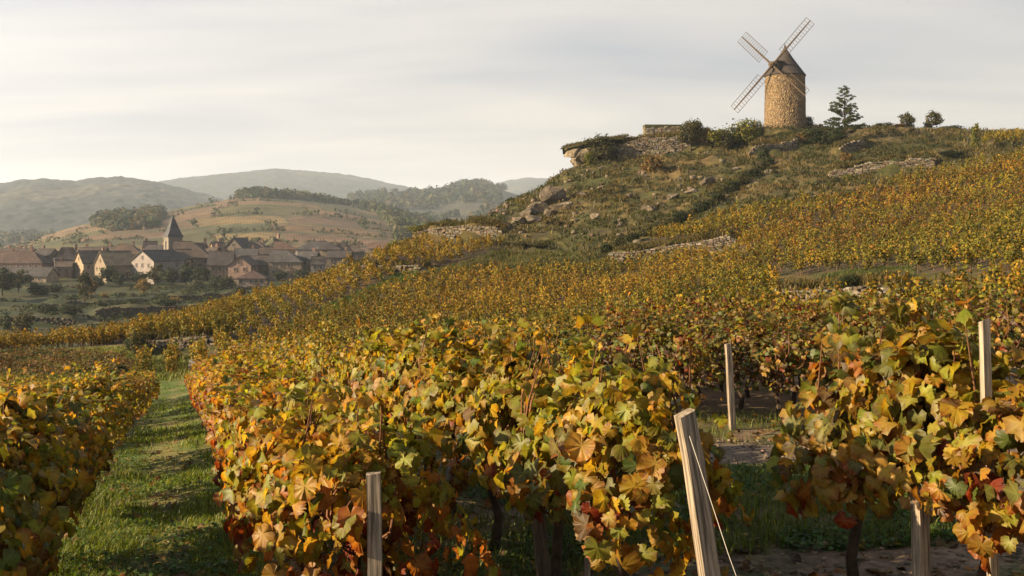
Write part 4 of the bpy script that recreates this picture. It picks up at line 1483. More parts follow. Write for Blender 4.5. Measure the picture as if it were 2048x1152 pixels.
ROCKS = [  # column, depth, size (x, y, z) m, turn, label
    (1112, 119, (3.6, 3, 4.2), 0.4, 'tallest upright grey boulder of the outcrop below the crest'),
    (1082, 116, (3.6, 3, 3.4), 1.2, 'broad boulder left of the tallest one in the outcrop'),
    (1056, 114, (3.4, 2.6, 2.6), 2.0, 'sloping boulder at the left end of the main outcrop'),
    (1126, 115, (3.2, 2.4, 2.2), 0.2, 'lower boulder below the tallest one in the outcrop'),
    (1098, 113, (2.4, 2, 1.8), 0.9, 'small boulder in the middle of the main outcrop'),
    (1040, 109, (2.6, 2, 2.6), 0.5, 'cracked boulder at the left of the lower outcrop'),
    (1066, 109, (2.4, 2, 2.2), 1.6, 'smaller boulder beside the cracked one of the lower outcrop'),
    (1190, 108, (1.6, 1.4, 1.5), 0.3, 'lone dark boulder above the grassy path'),
    (1300, 107, (3.4, 2, 1.8), 0.35, 'long pale boulder on the middle of the rocky slope'),
    (1322, 108.5, (3.0, 2, 1.6), 0.3, 'pale slab continuing the long boulder to the right'),
    (1344, 110.5, (2.4, 1.6, 1.2), 0.4, 'narrow slab at the upper end of the long boulder'),
    (1384, 112, (2.6, 2, 1.8), 0.2, 'brown boulder beside the dark scrub line'),
    (1414, 114, (3.0, 2, 2.0), 0.3, 'layered boulder at the head of the dark scrub line'),
    (1428, 118, (2.2, 1.6, 1.2), 0.4, 'flat boulder above the layered one'),
    (1518, 126, (1.8, 1.4, 1.2), 0.2, 'white stone block below the short wall by the mill'),
    (930, 116, (2.6, 2.2, 1.6), 0.5, 'boulder low on the left edge of the rocky hill'),
    (955, 120, (2.8, 2.2, 1.7), 0.5, 'boulder second from the bottom on the left edge of the hill'),
    (985, 124, (2.6, 2, 1.6), 0.4, 'boulder halfway up the left edge of the hill'),
    (1008, 121, (2.2, 1.6, 1.4), 0.4, 'boulder just inside the left edge of the hill'),
    (972, 112, (2.4, 1.8, 1.2), 0.1, 'flat stones above the rounded terrace wall'),
    (1165, 120, (2.6, 2, 1.6), 0.2, 'weathered boulder right of the main outcrop'),
    (1200, 122, (1.8, 1.4, 1.0), 0.9, 'low boulder farther right of the main outcrop'),
    (1240, 104, (1.6, 1.2, 1.0), 0.5, 'low boulder under the long pale one'),
    (1452, 107, (1.8, 1.4, 1.4), 0.2, 'dark boulder within the scrub line'),
    (1150, 103, (1.6, 1.2, 0.9), 0.2, 'flat boulder at the foot of the rocky slope'),
    (1360, 121, (1.7, 1.3, 0.9), 0.2, 'small pale boulder on the upper slope'),
    (1288, 126, (1.5, 1.2, 0.8), 0.2, 'small boulder below the orange shrub'),
    (1470, 124, (1.9, 1.4, 0.9), 0.2, 'flat pale stone below the yellow green bushes'),
]
ROCK_C = [(0.125, 0.10, 0.07), (0.145, 0.115, 0.078), (0.105, 0.086, 0.063), (0.165, 0.13, 0.09)]
for i, (px, D, sz, a, lab) in enumerate(ROCKS):
    o = link('boulder', rock_mesh(500 + i, tuple(c * (0.98 if i < 7 else 0.84) for c in sz)), None, ROCK_C[i % 4])
    o.location = on_ground(px, D, sz[2] * 0.08)
    o.rotation_euler = (random.uniform(-.2, .2), random.uniform(-.3, .1), a)
    tag(o, lab, 'boulder', 'boulders on the rocky slope')


def build_ledge():
    # overhanging ledge with a grassy cap at the tip of the crest
    root = empty('rock_ledge', on_ground(1160, 142), 0, 'overhanging rock ledge with a thin grassy cap at the tip of the crest', 'rock')
    base = root.location
    a = W(1128, 297, 142) - base
    for k, (px, yt, yb, s) in enumerate(((1146, 299, 318, (2.6, 3, 1.9)), (1164, 294, 322, (3.2, 3.2, 2.7)), (1182, 292, 330, (3.2, 3.4, 3.4)), (1205, 290, 330, (3, 3.4, 3.4)), (1228, 284, 326, (2.8, 3.2, 3.4)))):
        o = link('rock_block', rock_mesh(600 + k, s, 0.95, 9), root, (0.18, 0.145, 0.095))
        o.location = W(px, (yt + yb) / 2, 142) - base
    o = link('rock_block', rock_mesh(611, (2.2, 2.4, 2.4), 0.9, 9), root, (0.19, 0.15, 0.10))
    o.location = W(1158, 328, 142.3) - base
    n = 26
    t = np.linspace(0, 1, n)
    V, c = [], []
    rng = np.random.default_rng(3)
    for i in range(n):
        px = 1128 + (1250 - 1128) * t[i]
        y = 297 - 23 * t[i] ** 0.8
        p = W(px, y, 142) - base
        for yo, zo in ((-1.4 * min(1, 0.3 + t[i] * 4), -0.28), (-1.3 * min(1, 0.3 + t[i] * 4), 0.0), (0, 0.2), (2.5, 0.1), (2.6, -0.8)):
            V.append((p.x + rng.normal(0, .05), yo, p.z + zo + rng.normal(0, .05)))
    Fq = np.array([[i * 5 + j, (i + 1) * 5 + j, (i + 1) * 5 + j + 1, i * 5 + j + 1] for i in range(n - 1) for j in range(4)])
    link('turf_cap', mesh('turf_cap', V, Fq, M['terrain'], np.tile([0.055, 0.048, 0.018], (len(V), 1))), root)
    V = np.array(V)
    tp = V.reshape(-1, 5, 3)[:, 1:4, :].reshape(-1, 3)
    q = np.repeat(tp, 26, 0) + rng.normal(0, 1, (len(tp) * 26, 3)) * np.array([.16, .5, .03])
    m = len(q)
    gv, gf, gc = blades(q, rng.uniform(.12, .4, m), rng.uniform(.05, .1, m), palette(rng, m, [(0.10, 0.072, 0.025), (0.055, 0.052, 0.014), (0.075, 0.06, 0.018)], [1, 1, 1]), rng, .8)
    link('turf_grass', mesh('turf_grass', gv, gf, M['grass'], gc), root)['kind'] = 'stuff'


build_ledge()


def build_ruin_block():
    root = empty('ruined_wall', on_ground(1322, 143.5), 0, 'square stump of ruined wall with a grass top rising behind the crest wall', 'ruin')
    zb = W(1322, 272, 143.5).z - root.location.z
    zt = W(1322, 253, 143.5).z - root.location.z
    x0, x1 = (1291 - 1322) / F * 143.5, (1362 - 1322) / F * 143.5
    b = MB()
    b.box(((x0 + x1) / 2, 0.9, (zt + zb - 3) / 2), (x1 - x0, 1.6, zt - zb + 3))
    b.build('core', M['core'], root)
    rng = np.random.default_rng(12)
    C, S = [], []
    for z in np.arange(zb - 1.0, zt - 0.1, 0.24):
        x = x0 + rng.uniform(0, .2)
        while x < x1:
            l = rng.uniform(.3, .6)
            C.append((x + l / 2, 0.03 + rng.normal(0, .03), z + .12))
            S.append((l, .35, .23))
            x += l
        for y in np.arange(0.2, 1.6, .45):
            C.append((x0 - 0.02, y, z + .12))
            S.append((.3, .44, .23))
    C, S = np.array(C), np.array(S)
    col = palette(rng, len(C), STONE_C, [1] * 7, .15) * 0.62
    for i in range(len(C)):
        o = link('stone', STONES[i % 8], root, col[i])
        o.location, o.scale = C[i], S[i]
    t = MB()
    t.box(((x0 + x1) / 2, 0.85, zt + 0.07), (x1 - x0 + 0.25, 2.0, 0.32), jit=0.06)
    t.build('turf_cap', M['terrain'], root).data.attributes['col'].data.foreach_set('color', np.tile([0.05, 0.055, 0.02, 1], 8).astype(np.float32))


build_ruin_block()


# ------------------------------------------------------------------ windmill
def build_windmill():
    D = 150.0
    zb = W(0, 249, D).z
    cx = (1570 - XC) / F * D
    root = empty('windmill', (cx, D, zb), 0, 'round stone windmill with conical shingled cap and four lattice sails on the hilltop', 'windmill')
    r0, r1, ht = 3.0, 2.86, W(0, 152, D).z - zb
    m = MB()
    m.tube([(0, 0, -1.5), (0, 0, ht)], [r0 - 0.05, r1 - 0.05], 40)
    m.build('tower', M['mortar'], root)
    rng = np.random.default_rng(21)
    C, S, A = [], [], []
    z = -0.9
    while z < ht - 0.1:
        ch = rng.uniform(0.13, 0.20)
        ch = min(ch, ht - z)
        r = r0 + (r1 - r0) * max(z, 0) / ht
        a = rng.uniform(0, 0.2)
        end = a + 2 * math.pi
        while a < end:
            l = rng.uniform(0.18, 0.46) / r
            am = a + l / 2
            rr = r - 0.12 + rng.normal(0, 0.009)
            C.append((rr * math.cos(am), rr * math.sin(am), z + ch / 2))
            S.append((0.28, l * r * 0.97, ch * 0.96))
            A.append(am)
            a += l
        z += ch
    C, S, A = np.array(C), np.array(S), np.array(A)
    col = palette(rng, len(C), [(0.225, 0.155, 0.082), (0.20, 0.137, 0.072), (0.25, 0.18, 0.10), (0.165, 0.112, 0.062), (0.21, 0.16, 0.10)], [1] * 5, .055)
    stone_mass('stonework', root, C, S, A, col, rng)
    # cap: slightly concave cone of planks on an eaves ring
    za = W(0, 95, D).z - zb
    e = MB()
    e.tube([(0, 0, ht - 0.12), (0, 0, ht + 0.12)], [r1 + 0.08, r1 + 0.11], 40)
    e.build('eaves_ring', M['dark_wood'], root)
    prof = [(r1 + 0.20, ht - 0.02), (r1 * 0.74, ht + (za - ht) * 0.30), (r1 * 0.42, ht + (za - ht) * 0.60), (0.12, za)]
    cm = MB()
    cm.tube([(0, 0, p[1] - 0.02) for p in prof], [max(0.05, p[0] - 0.07) for p in prof], 40)
    cap = cm.build('cap', M['dark_wood'], root)
    npl = 46
    da = math.pi / npl * 0.94
    pb = MB()
    V = []
    for r_, z_ in prof:
        V += [(r_ * math.cos(da), -r_ * math.sin(da), z_), (r_ * math.cos(da), r_ * math.sin(da), z_)]
    V += [(x - 0.06, y * 0.97, z_ - 0.05) for x, y, z_ in V]
    n = len(prof)
    Fs = [(2 * i, 2 * i + 1, 2 * i + 3, 2 * i + 2) for i in range(n - 1)]
    Fs += [(2 * i, 2 * i + 2, 2 * i + 2 + 2 * n, 2 * i + 2 * n) for i in range(n - 1)] + [(2 * i + 1, 2 * i + 1 + 2 * n, 2 * i + 3 + 2 * n, 2 * i + 3) for i in range(n - 1)]
    Fs.append((0, 2 * n, 2 * n + 1, 1))
    pb.add(V, Fs)
    pme = pb.mesh('plank', M['shingle'])
    for i in range(npl):
        o = link('plank', pme, cap)
        o.rotation_euler = (0, 0, 2 * math.pi * i / npl)
        o.scale = (1 + random.uniform(-.006, .012),) * 2 + (1.0,)
    fin = MB()
    fin.tube([(0, 0, za - 0.4), (0, 0, za + 0.15), (0, 0, za + 0.6)], [0.22, 0.14, 0.03], 8)
    fin.build('finial', M['dark_wood'], root)
    # sails
    n_ = Vector((-0.724, -0.634, 0.271)).normalized()
    a = Vector((0.585, -0.355, 0.733))
    a = (a - n_ * a.dot(n_)).normalized()
    b = n_.cross(a)
    if b.x > 0:
        b = -b
    hub = W(1537, 135, D)
    dd = Vector((hub.x - cx, 0, hub.z - zb))
    # hub depth so that the shaft line passes over the tower axis
    k = dd.x / n_.x
    hub = Vector((dd.x, n_.y * k, dd.z))
    sh = MB()
    sh.tube([hub + n_ * 0.55, hub - n_ * 4.2], [0.22, 0.26], 10)
    sh.tube([hub + n_ * 0.42, hub - n_ * 0.42], [0.42, 0.42], 10)
    sh.build('sail_shaft', M['mill_wood'], root)
    # boarded hatch the shaft comes out of
    hb = MB()
    f = Vector((n_.x, n_.y, 0)).normalized()
    sd = Vector((-f.y, f.x, 0))
    rot = Matrix((sd, f, Vector((0, 0, 1)))).transposed()
    p = f * 2.0
    hb.box((p.x, p.y, hub.z - 0.25), (1.5, 1.6, 1.5), rot)
    hb.box((p.x, p.y, hub.z + 0.58), (1.75, 1.75, 0.14), rot)
    hb.build('shaft_hatch', M['dark_wood'], root)
    Ln = 8.55
    for di, wd in ((a * 0.96, b), (-a, b), (b, a), (-b, a)):
        sl = empty('sail', (0, 0, 0))
        sl.parent = root
        # sail itself: the stock
        st = MB()
        st.tube([hub + di * -0.3, hub + di * 3, hub + di * Ln], [0.17, 0.14, 0.08], 6)
        st.build('stock', M['mill_wood'], sl)
        w1, w2 = 0.95, 1.02
        for s, wv in ((1, w1), (-1, w2)):
            rl = MB()
            rl.tube([hub + di * 2.35 + wd * (s * wv), hub + di * (Ln - 0.05) + wd * (s * wv)], 0.038, 4)
            rl.build('side_rail', M['mill_wood'], sl)
        nl = 13
        lm = MB()
        lm.tube([-wd * w2, wd * w1], 0.030, 4)
        lme = lm.mesh('lath', M['mill_wood'])
        for i in range(nl):
            o = link('lath', lme, sl)
            o.location = hub + di * (2.4 + (Ln - 2.5) * i / (nl - 1)) + n_ * 0.05
    return root


build_windmill()

# ------------------------------------------------------------------ trees and bushes of the hill
HT = [  # column, depth, top y, width px, kind, palette, label
    (1205, 140.0, 264, 84, 'bush', 'oliveD', 'large dark olive bush beside the overhanging ledge', 'bush'),
    (1180, 138.5, 300, 34, 'bush', 'yellow', 'small yellow green bush below the ledge', 'bush'),
    (1381, 138.0, 231, 58, 'round', 'oliveD', 'dark umbrella shaped tree standing against the crest wall', 'tree'),
    (1412, 139.0, 243, 34, 'bush', 'rust', 'brownish shrub right of the umbrella shaped tree', 'bush'),
    (1432, 138.0, 248, 50, 'bush', 'yellow', 'light green bush left of the biggest yellow green bush', 'bush'),
    (1486, 138.5, 226, 78, 'bush', 'yellow', 'biggest yellow green bush left of the windmill', 'bush'),
    (1514, 140.0, 232, 30, 'bush', 'oliveD', 'narrow dark bush nearest the windmill tower', 'bush'),
    (1452, 137.0, 250, 40, 'bush', 'olive', 'olive bush filling the gap between the yellow green bushes', 'bush'),
    (1305, 128.0, 303, 52, 'bush', 'rust', 'orange brown shrub below the crest wall', 'bush'),
    (1617, 154.0, 226, 26, 'bush', 'dark', 'small dark bush right behind the windmill', 'bush'),
    (1640, 136.0, 250, 70, 'bush', 'dark', 'dark low thicket left under the pine', 'bush'),
    (1676, 134.0, 256, 58, 'bush', 'dark', 'dark low thicket directly under the pine', 'bush'),
    (1612, 137.0, 258, 40, 'bush', 'rust', 'brown scrub between windmill and thicket', 'bush'),
    (1813, 150.0, 222, 40, 'round', 'oliveD', 'left of the two small round trees on the ridge', 'tree'),
    (1863, 150.0, 214, 42, 'round', 'olive', 'right and taller of the two small round trees on the ridge', 'tree'),
    (1765, 148.0, 242, 56, 'bush', 'oliveD', 'low dark scrub on the ridge left of the two round trees', 'bush'),
    (1798, 147.0, 246, 34, 'bush', 'rust', 'low brown scrub at the foot of the left round tree', 'bush'),
    (1908, 149.0, 247, 52, 'bush', 'dark', 'low dark bush on the ridge right of the two round trees', 'bush'),
    (1950, 124.0, 249, 34, 'column', 'yellow', 'small feathery yellow green sapling on the right of the ridge', 'tree'),
    (834, 110.5, 446, 46, 'bush', 'yellow', 'round green bush at the end of the rounded terrace wall', 'bush'),
    (790, 106.0, 474, 46, 'bush', 'yellow', 'low yellowish bush left of the round green bush', 'bush'),
    (760, 104.0, 492, 36, 'bush', 'gold', 'golden bush on the edge above the village roofs', 'bush'),
    (905, 114.0, 438, 40, 'bush', 'gold', 'low golden scrub on the left edge of the rocky hill', 'bush'),
    (278, 60.0, 657, 46, 'bush', 'oliveD', 'dark green bush at the end of the small wall by the lane', 'bush'),
    (262, 60.5, 668, 30, 'bush', 'dark', 'smaller dark bush left of the one at the wall end', 'bush'),
    (310, 77.0, 636, 44, 'bush', 'gold', 'golden bush on the edge above the dark bush', 'bush'),
    (198, 68.0, 660, 40, 'bush', 'gold', 'low golden bush on the edge of the valley', 'bush'),
    (242, 49.0, 716, 26, 'bush', 'dark', 'dark little bush at the end of the grassy bank', 'bush'),
    (1700, 44.5, 556, 56, 'bush', 'dark', 'dark bramble growing over the low terrace wall', 'bush'),
    (1775, 117.0, 288, 40, 'bush', 'olive', 'olive shrub on the terrace below the ridge', 'bush'),
    (1748, 119.0, 290, 34, 'bush', 'oliveD', 'dark shrub left of the olive shrub on the terrace', 'bush'),
    (1690, 119.0, 296, 30, 'bush', 'rust', 'brown shrub growing on the wall below the pine', 'bush'),
    (1900, 112.0, 296, 60, 'bush', 'dark', 'dark overhanging scrub above the right end of the terrace wall', 'bush'),
    (1850, 116.0, 300, 40, 'bush', 'olive', 'olive scrub above the long terrace wall', 'bush'),
    (1525, 128.0, 284, 26, 'bush', 'dark', 'dark shrub in front of the short pale wall', 'bush'),
    (1700, 104.0, 344, 34, 'bush', 'yellow', 'green shrub at the foot of the long terrace wall', 'bush'),
    (1670, 103.0, 346, 34, 'bush', 'olive', 'olive shrub left of the green one under the terrace wall', 'bush'),
    (1355, 83.2, 494, 28, 'bush', 'dark', 'dark shrub in the middle of the pale terrace wall', 'bush'),
    (1040, 98.0, 482, 44, 'bush', 'oliveD', 'dark green shrub on the slope right of the rounded wall', 'bush'),
    (1075, 97.0, 490, 40, 'bush', 'olive', 'olive shrub on the slope above the grassy path', 'bush'),
    (1000, 96.5, 500, 36, 'bush', 'oliveD', 'low dark shrub at the right end of the small yellow vines', 'bush'),
]
KIND['oliveD'] = ([(0.055, 0.055, 0.018), (0.075, 0.062, 0.022), (0.04, 0.045, 0.015)], [1, 1, 1])
# the dark scrub line running diagonally down from the mill
SCRUB = [(1535, 330), (1518, 342), (1500, 356), (1484, 368), (1466, 382), (1448, 394), (1436, 404), (1420, 414), (1402, 424), (1382, 436), (1360, 446), (1338, 456), (1312, 464), (1290, 472), (1264, 484), (1238, 494), (1216, 506)]
words_ = 'first second third fourth fifth sixth seventh eighth ninth tenth eleventh twelfth thirteenth fourteenth fifteenth sixteenth seventeenth eighteenth nineteenth twentieth'.split()
for i, (px, y) in enumerate(SCRUB):
    # depth at which the ground is seen at this row
    Dq = np.linspace(60, 150, 900)
    zz = H((px - XC) / F * Dq, Dq)
    yy = YH - F * zz / Dq
    D = float(Dq[np.argmin(np.abs(yy - y))])
    HT.append((px, D, y - 22 - (i * 7) % 12, 36 + (i * 5) % 14, 'bush', ('dark', 'oliveD', 'dark', 'olive')[i % 4], f'{words_[i]} bush from the top in the dark diagonal scrub line below the mill', 'bush'))
for i, (px, D, yt, wpx, kd, pk, lab, cat) in enumerate(HT):
    base = on_ground(px, D, -0.1)
    h = W(0, yt, D).z - base.z
    h = max(h, 0.7)
    pal, pw = KIND[pk]
    nm = {'bush': 'bush', 'tree': 'round_tree'}[cat]
    big = wpx > 55
    tree(nm, lab, cat, base, h, wpx / F * D * 1.1, f'hill_{pk}_{kd}_{i % 4}{big}', 700 + i, pal, pw, kd, 2200 if big else 1100, 0.055 if big else 0.075, 0.03 if cat == 'bush' else (0.22 if 'umbrella' in lab else 0.1), (1, 1, 1), 'bushes and trees of the windmill hill', i * 2.1)


def build_pine():
    D = 137.0
    root = empty('pine_tree', on_ground(1689, D), 0, 'pyramid shaped young pine on the crest right of the windmill', 'tree')
    zb = root.location.z
    ht = W(0, 174, D).z - zb
    rng = np.random.default_rng(8)
    b = MB()
    b.tube([(0, 0, -0.3), (0.05, 0, ht * 0.5), (0, 0, ht)], [0.17, 0.11, 0.02], 7)
    b.build('trunk', M['tree_bark'], root)
    br = MB()
    P, U, S = [], [], []
    z = ht * 0.13
    k = 0
    while z < ht * 0.97:
        f = 1 - z / ht
        nb = 6 if f > 0.3 else 4
        for i in range(nb):
            a = i * 2 * math.pi / nb + k * 0.7 + rng.uniform(-.3, .3)
            if rng.random() < 0.07 and f > 0.12:
                continue
            L = (0.45 + 3.5 * f ** 1.1) * rng.uniform(0.62, 1.15)
            d = Vector((math.cos(a), math.sin(a), 0))
            e = Vector((0, 0, z)) + d * L + Vector((0, 0, L * (0.12 + 0.35 * (1 - f))))
            s = Vector((0, 0, z + rng.uniform(-.15, .15)))
            e.z += rng.uniform(-.22, .22) * L
            mid = (s + e) / 2 + Vector((0, 0, -0.05 * L))
            br.tube([s, mid, e], [0.05 * f + 0.015, 0.03, 0.008], 4, cap=False)
            for t in np.linspace(0.35, 1.0, max(2, int(L * 2.8))):
                c = s.lerp(e, t) + Vector(rng.normal(0, 0.12, 3) * (1 if t < 0.99 else 0.2))
                n = int(rng.integers(34, 50))
                u = rnd_unit(rng, n)
                u[:, 2] = np.abs(u[:, 2]) * 0.9 - 0.1
                P.append(np.array(c) + u * rng.uniform(0.08, 0.30, (n, 1)))
                U.append(u)
        z += ht * rng.uniform(0.06, 0.085)
        k += 1
    br.build('branches', M['tree_bark'], root)
    P, U = np.concatenate(P), np.concatenate(U)
    n = len(P)
    V, Fq, c = leaf_quads(P, rnd_unit(rng, n), U, rng.uniform(0.16, 0.30, n), palette(rng, n, PINE, [1, 1, 1]), 0.28)
    link('needles', mesh('needles', V, Fq, M['tree_leaf'], c), root)


build_pine()


# ------------------------------------------------------------------ tussocks and stones of the slope
def scatter_seen(n, poly, dmin, dmax, rng):
    """ground points inside a seen outline, even over the ground"""
    xs = [p[0] for p in poly]
    out = np.zeros((0, 3))
    for _ in range(12):
        m = n * 3
        D = np.sqrt(rng.uniform(dmin ** 2, dmax ** 2, m))
        X = (rng.uniform(min(xs), max(xs), m) - XC) / F * D
        Z = H(X, D)
        ok = inpoly(XC + F * X / D, YH - F * Z / D, poly)
        out = np.concatenate([out, np.stack([X, D, Z], 1)[ok]])
        if len(out) >= n:
            break
    return out[:n]


def stuff_blades(name, label, P, hts, wid, col, rng, lean=0.35):
    V, Fs, c = blades(P, hts, wid, col, rng, lean)
    o = link(name, mesh(name, V, Fs, M['grass'], c))
    return tag(o, label, kind='stuff')


def tufts(P, k, spread, rng):
    n = len(P)
    q = np.repeat(P, k, 0)
    q = q + np.concatenate([rng.normal(0, spread, (n * k, 2)), np.zeros((n * k, 1))], 1)
    return q


def build_slope_grass():
    rng = np.random.default_rng(61)
    P = scatter_seen(13000, HILLSIDE, 78, 152, rng)
    nz = fbm(P[:, 0] * 0.35, P[:, 1] * 0.35, 3, 77)
    P = P[nz > 0.40]
    q = tufts(P, 5, 0.16, rng)
    n = len(q)
    q[:, 2] -= 0.05
    pal = [(0.141, 0.095, 0.029), (0.099, 0.073, 0.023), (0.058, 0.055, 0.014), (0.042, 0.044, 0.011), (0.177, 0.124, 0.044)]
    tone = fbm(q[:, 0] * 0.12, q[:, 1] * 0.12, 3, 78)
    c = palette(rng, n, pal, [1, 1, 1, 1, .5], 0.15)
    g = palette(rng, n, pal[2:4], [1, 1], 0.15)
    c = np.where((tone > 0.52)[:, None], g, c)
    stuff_blades('dry_grass', 'dry tussock grass over the rocky slope', q, rng.uniform(0.25, 0.6, n), rng.uniform(0.07, 0.14, n), c, rng, 0.5)
    # low scrub clumps
    P = scatter_seen(1300, HILLSIDE, 80, 150, rng)
    nz = fbm(P[:, 0] * 0.2, P[:, 1] * 0.2, 3, 91)
    P = P[nz > 0.5]
    n = len(P)
    k = 26
    u = rnd_unit(rng, n * k)
    u[:, 2] = np.abs(u[:, 2])
    s = np.repeat(rng.uniform(0.3, 0.9, n), k)[:, None]
    pos = np.repeat(P, k, 0) + u * s * np.array([1.1, 1.1, 0.65]) * rng.uniform(.6, 1, (n * k, 1))
    tone = np.repeat(palette(rng, n, OLIVE + GREEN_DARK[:2] + RUST[1:3], [1] * 8, .2), k, 0) * 0.85 * rng.uniform(.75, 1.25, (n * k, 1))
    V, Fq, c = leaf_quads(pos, u + 0.7 * rnd_unit(rng, n * k), rnd_unit(rng, n * k), rng.uniform(0.14, 0.3, n * k), tone)
    o = link('low_scrub', mesh('low_scrub', V, Fq, M['tree_leaf'], c))
    tag(o, 'low heathy scrub scattered over the rocky slope', kind='stuff')
    # loose stones
    P = scatter_seen(420, [(1000, 385), (1130, 340), (1420, 300), (1560, 300), (1560, 340), (1440, 420), (1250, 500), (1000, 470), (850, 470)], 90, 150, rng)
    nz = fbm(P[:, 0] * 0.22, P[:, 1] * 0.22, 3, 95)
    P = P[nz > 0.47]
    n = len(P)
    S = rng.uniform(0.2, 0.7, (n, 1)) ** 1.6 * np.array([1.2, 1, .8])
    stone_mass('loose_stones', None, P + np.array([0, 0, 0.06]), S, rng.uniform(0, 6, n), palette(rng, n, ROCK_C, [1] * 4, .15), rng)
    bpy.data.objects['loose_stones']['label'] = 'loose pale stones strewn over the rocky slope'
    # grass on wall tops, banks, path bands
    q = []
    for key, m in (('ruin', 900), ('mill_left', 400), ('pine', 300), ('terrace_right', 700), ('bastion', 700), ('mid', 900), ('low', 900), ('lane_end', 700), ('band', 500)):
        x0, d0, x1, d1, h = WALLS[key]
        t = rng.uniform(-0.05, 1.05, m)
        D = d0 + (d1 - d0) * t + rng.uniform(0.5, 2.2, m)
        X = (x0 + (x1 - x0) * t - XC) / F * D
        q.append(np.stack([X, D, H(X, D) - 0.03], 1))
    q = tufts(np.concatenate(q), 3, 0.1, rng)
    n = len(q)
    stuff_blades('wall_grass', 'dry grass growing along the tops of the terrace walls', q, rng.uniform(0.2, 0.5, n), rng.uniform(0.04, 0.09, n), palette(rng, n, pal, [1, 1, 1, 1, 1]), rng, 0.7)
    # bank and lawn at left, verge strips on the slope
    polys = [([(-600, 790), (-600, 735), (0, 700), (240, 690), (275, 720), (400, 715), (400, 760), (0, 770)], 40, 62, 9000, 0.3, [(0.13, 0.155, 0.028), (0.15, 0.145, 0.035), (0.10, 0.12, 0.022), (0.17, 0.13, 0.045)]),
             ([(545, 664), (800, 550), (850, 545), (590, 662)], 55, 96, 2600, 0.35, [(0.075, 0.11, 0.024), (0.06, 0.085, 0.02)]),
             ([(690, 525), (850, 548), (1230, 545), (1230, 510), (1000, 505), (900, 535), (850, 545)], 80, 104, 5000, 0.4, [(0.09, 0.095, 0.03), (0.15, 0.12, 0.045), (0.07, 0.08, 0.024)]),
             ([(1560, 558), (1820, 556), (1820, 540), (1560, 545)], 43, 56, 1800, 0.3, [(0.07, 0.10, 0.022), (0.12, 0.115, 0.035)])]
    for i, (poly, a, b, m, h, pl) in enumerate(polys):
        P = scatter_seen(m, poly, a, b, rng)
        q = tufts(P, 4, 0.1, rng)
        n = len(q)
        tone = vnoise(q[:, 0] * 0.4, q[:, 1] * 0.4, 99 + i)
        c = palette(rng, n, pl, [1] * len(pl)) * (0.75 + 0.5 * tone)[:, None]
        stuff_blades('bank_grass', ['rough grass on the bank beyond the left vine row', 'green grass strip running diagonally down the vineyard slope', 'grass along the path below the rocky slope', 'grass on top of the low terrace'][i], q, h * rng.uniform(.5, 1.2, n), rng.uniform(0.035, 0.075, n), c, rng, 0.6)
    # heathy brush on the slope of the left bank
    P = scatter_seen(700, [(-600, 765), (0, 712), (120, 706), (190, 712), (252, 716), (266, 748), (0, 760)], 40, 62, rng)
    n = len(P)
    k = 60
    u = rnd_unit(rng, n * k)
    u[:, 2] = np.abs(u[:, 2])
    s = np.repeat(rng.uniform(0.2, 0.75, n), k)[:, None]
    pos = np.repeat(P, k, 0) + u * s * np.array([1.3, 1, 0.8]) * rng.uniform(.5, 1, (n * k, 1))
    tone = np.repeat(palette(rng, n, RUST + OLIVE[:2] + [(0.15, 0.095, 0.04), (0.19, 0.12, 0.045)], [1] * 8, .2), k, 0) * rng.uniform(.75, 1.25, (n * k, 1))
    V, Fq, c = leaf_quads(pos, u + 0.7 * rnd_unit(rng, n * k), rnd_unit(rng, n * k), rng.uniform(0.07, 0.17, n * k), tone)
    tag(link('bank_brush', mesh('bank_brush', V, Fq, M['tree_leaf'], c)), 'brown heathy brush on the bank beyond the left vine row', kind='stuff')
    # valley gardens: hedgerow-like scrub so the terraces are not bare
    P = scatter_seen(520, [(-200, 600), (190, 575), (440, 560), (560, 560), (520, 600), (300, 660), (0, 700), (-200, 700)], 130, 275, rng)
    nz = fbm(P[:, 0] * 0.05, P[:, 1] * 0.11, 3, 97)
    P = P[nz > 0.52]
    n = len(P)
    k = 40
    u = rnd_unit(rng, n * k)
    u[:, 2] = np.abs(u[:, 2])
    s = np.repeat(rng.uniform(0.6, 1.7, n), k)[:, None]
    pos = np.repeat(P, k, 0) + u * s * np.array([1.3, 1, 0.8]) * rng.uniform(.6, 1, (n * k, 1))
    tone = np.repeat(palette(rng, n, GREEN_DARK + OLIVE[1:2], [1] * 4, .2), k, 0) * rng.uniform(.75, 1.25, (n * k, 1))
    V, Fq, c = leaf_quads(pos, u + 0.7 * rnd_unit(rng, n * k), rnd_unit(rng, n * k), rng.uniform(0.3, 0.6, n * k), tone)
    o = link('garden_scrub', mesh('garden_scrub', V, Fq, M['tree_leaf'], c))
    tag(o, 'dark scrub over the terraced gardens below the village', kind='stuff')


build_slope_grass()


# ------------------------------------------------------------------ vines of the slope, too many to count
VINE_GOLD = [(0.293, 0.175, 0.009), (0.236, 0.154, 0.011), (0.170, 0.129, 0.011), (0.269, 0.123, 0.009)]
VINE_GREEN = [(0.154, 0.129, 0.012), (0.102, 0.101, 0.011), (0.061, 0.069, 0.009)]
VINE_RUST = [(0.211, 0.079, 0.011), (0.139, 0.065, 0.012), (0.089, 0.046, 0.014)]


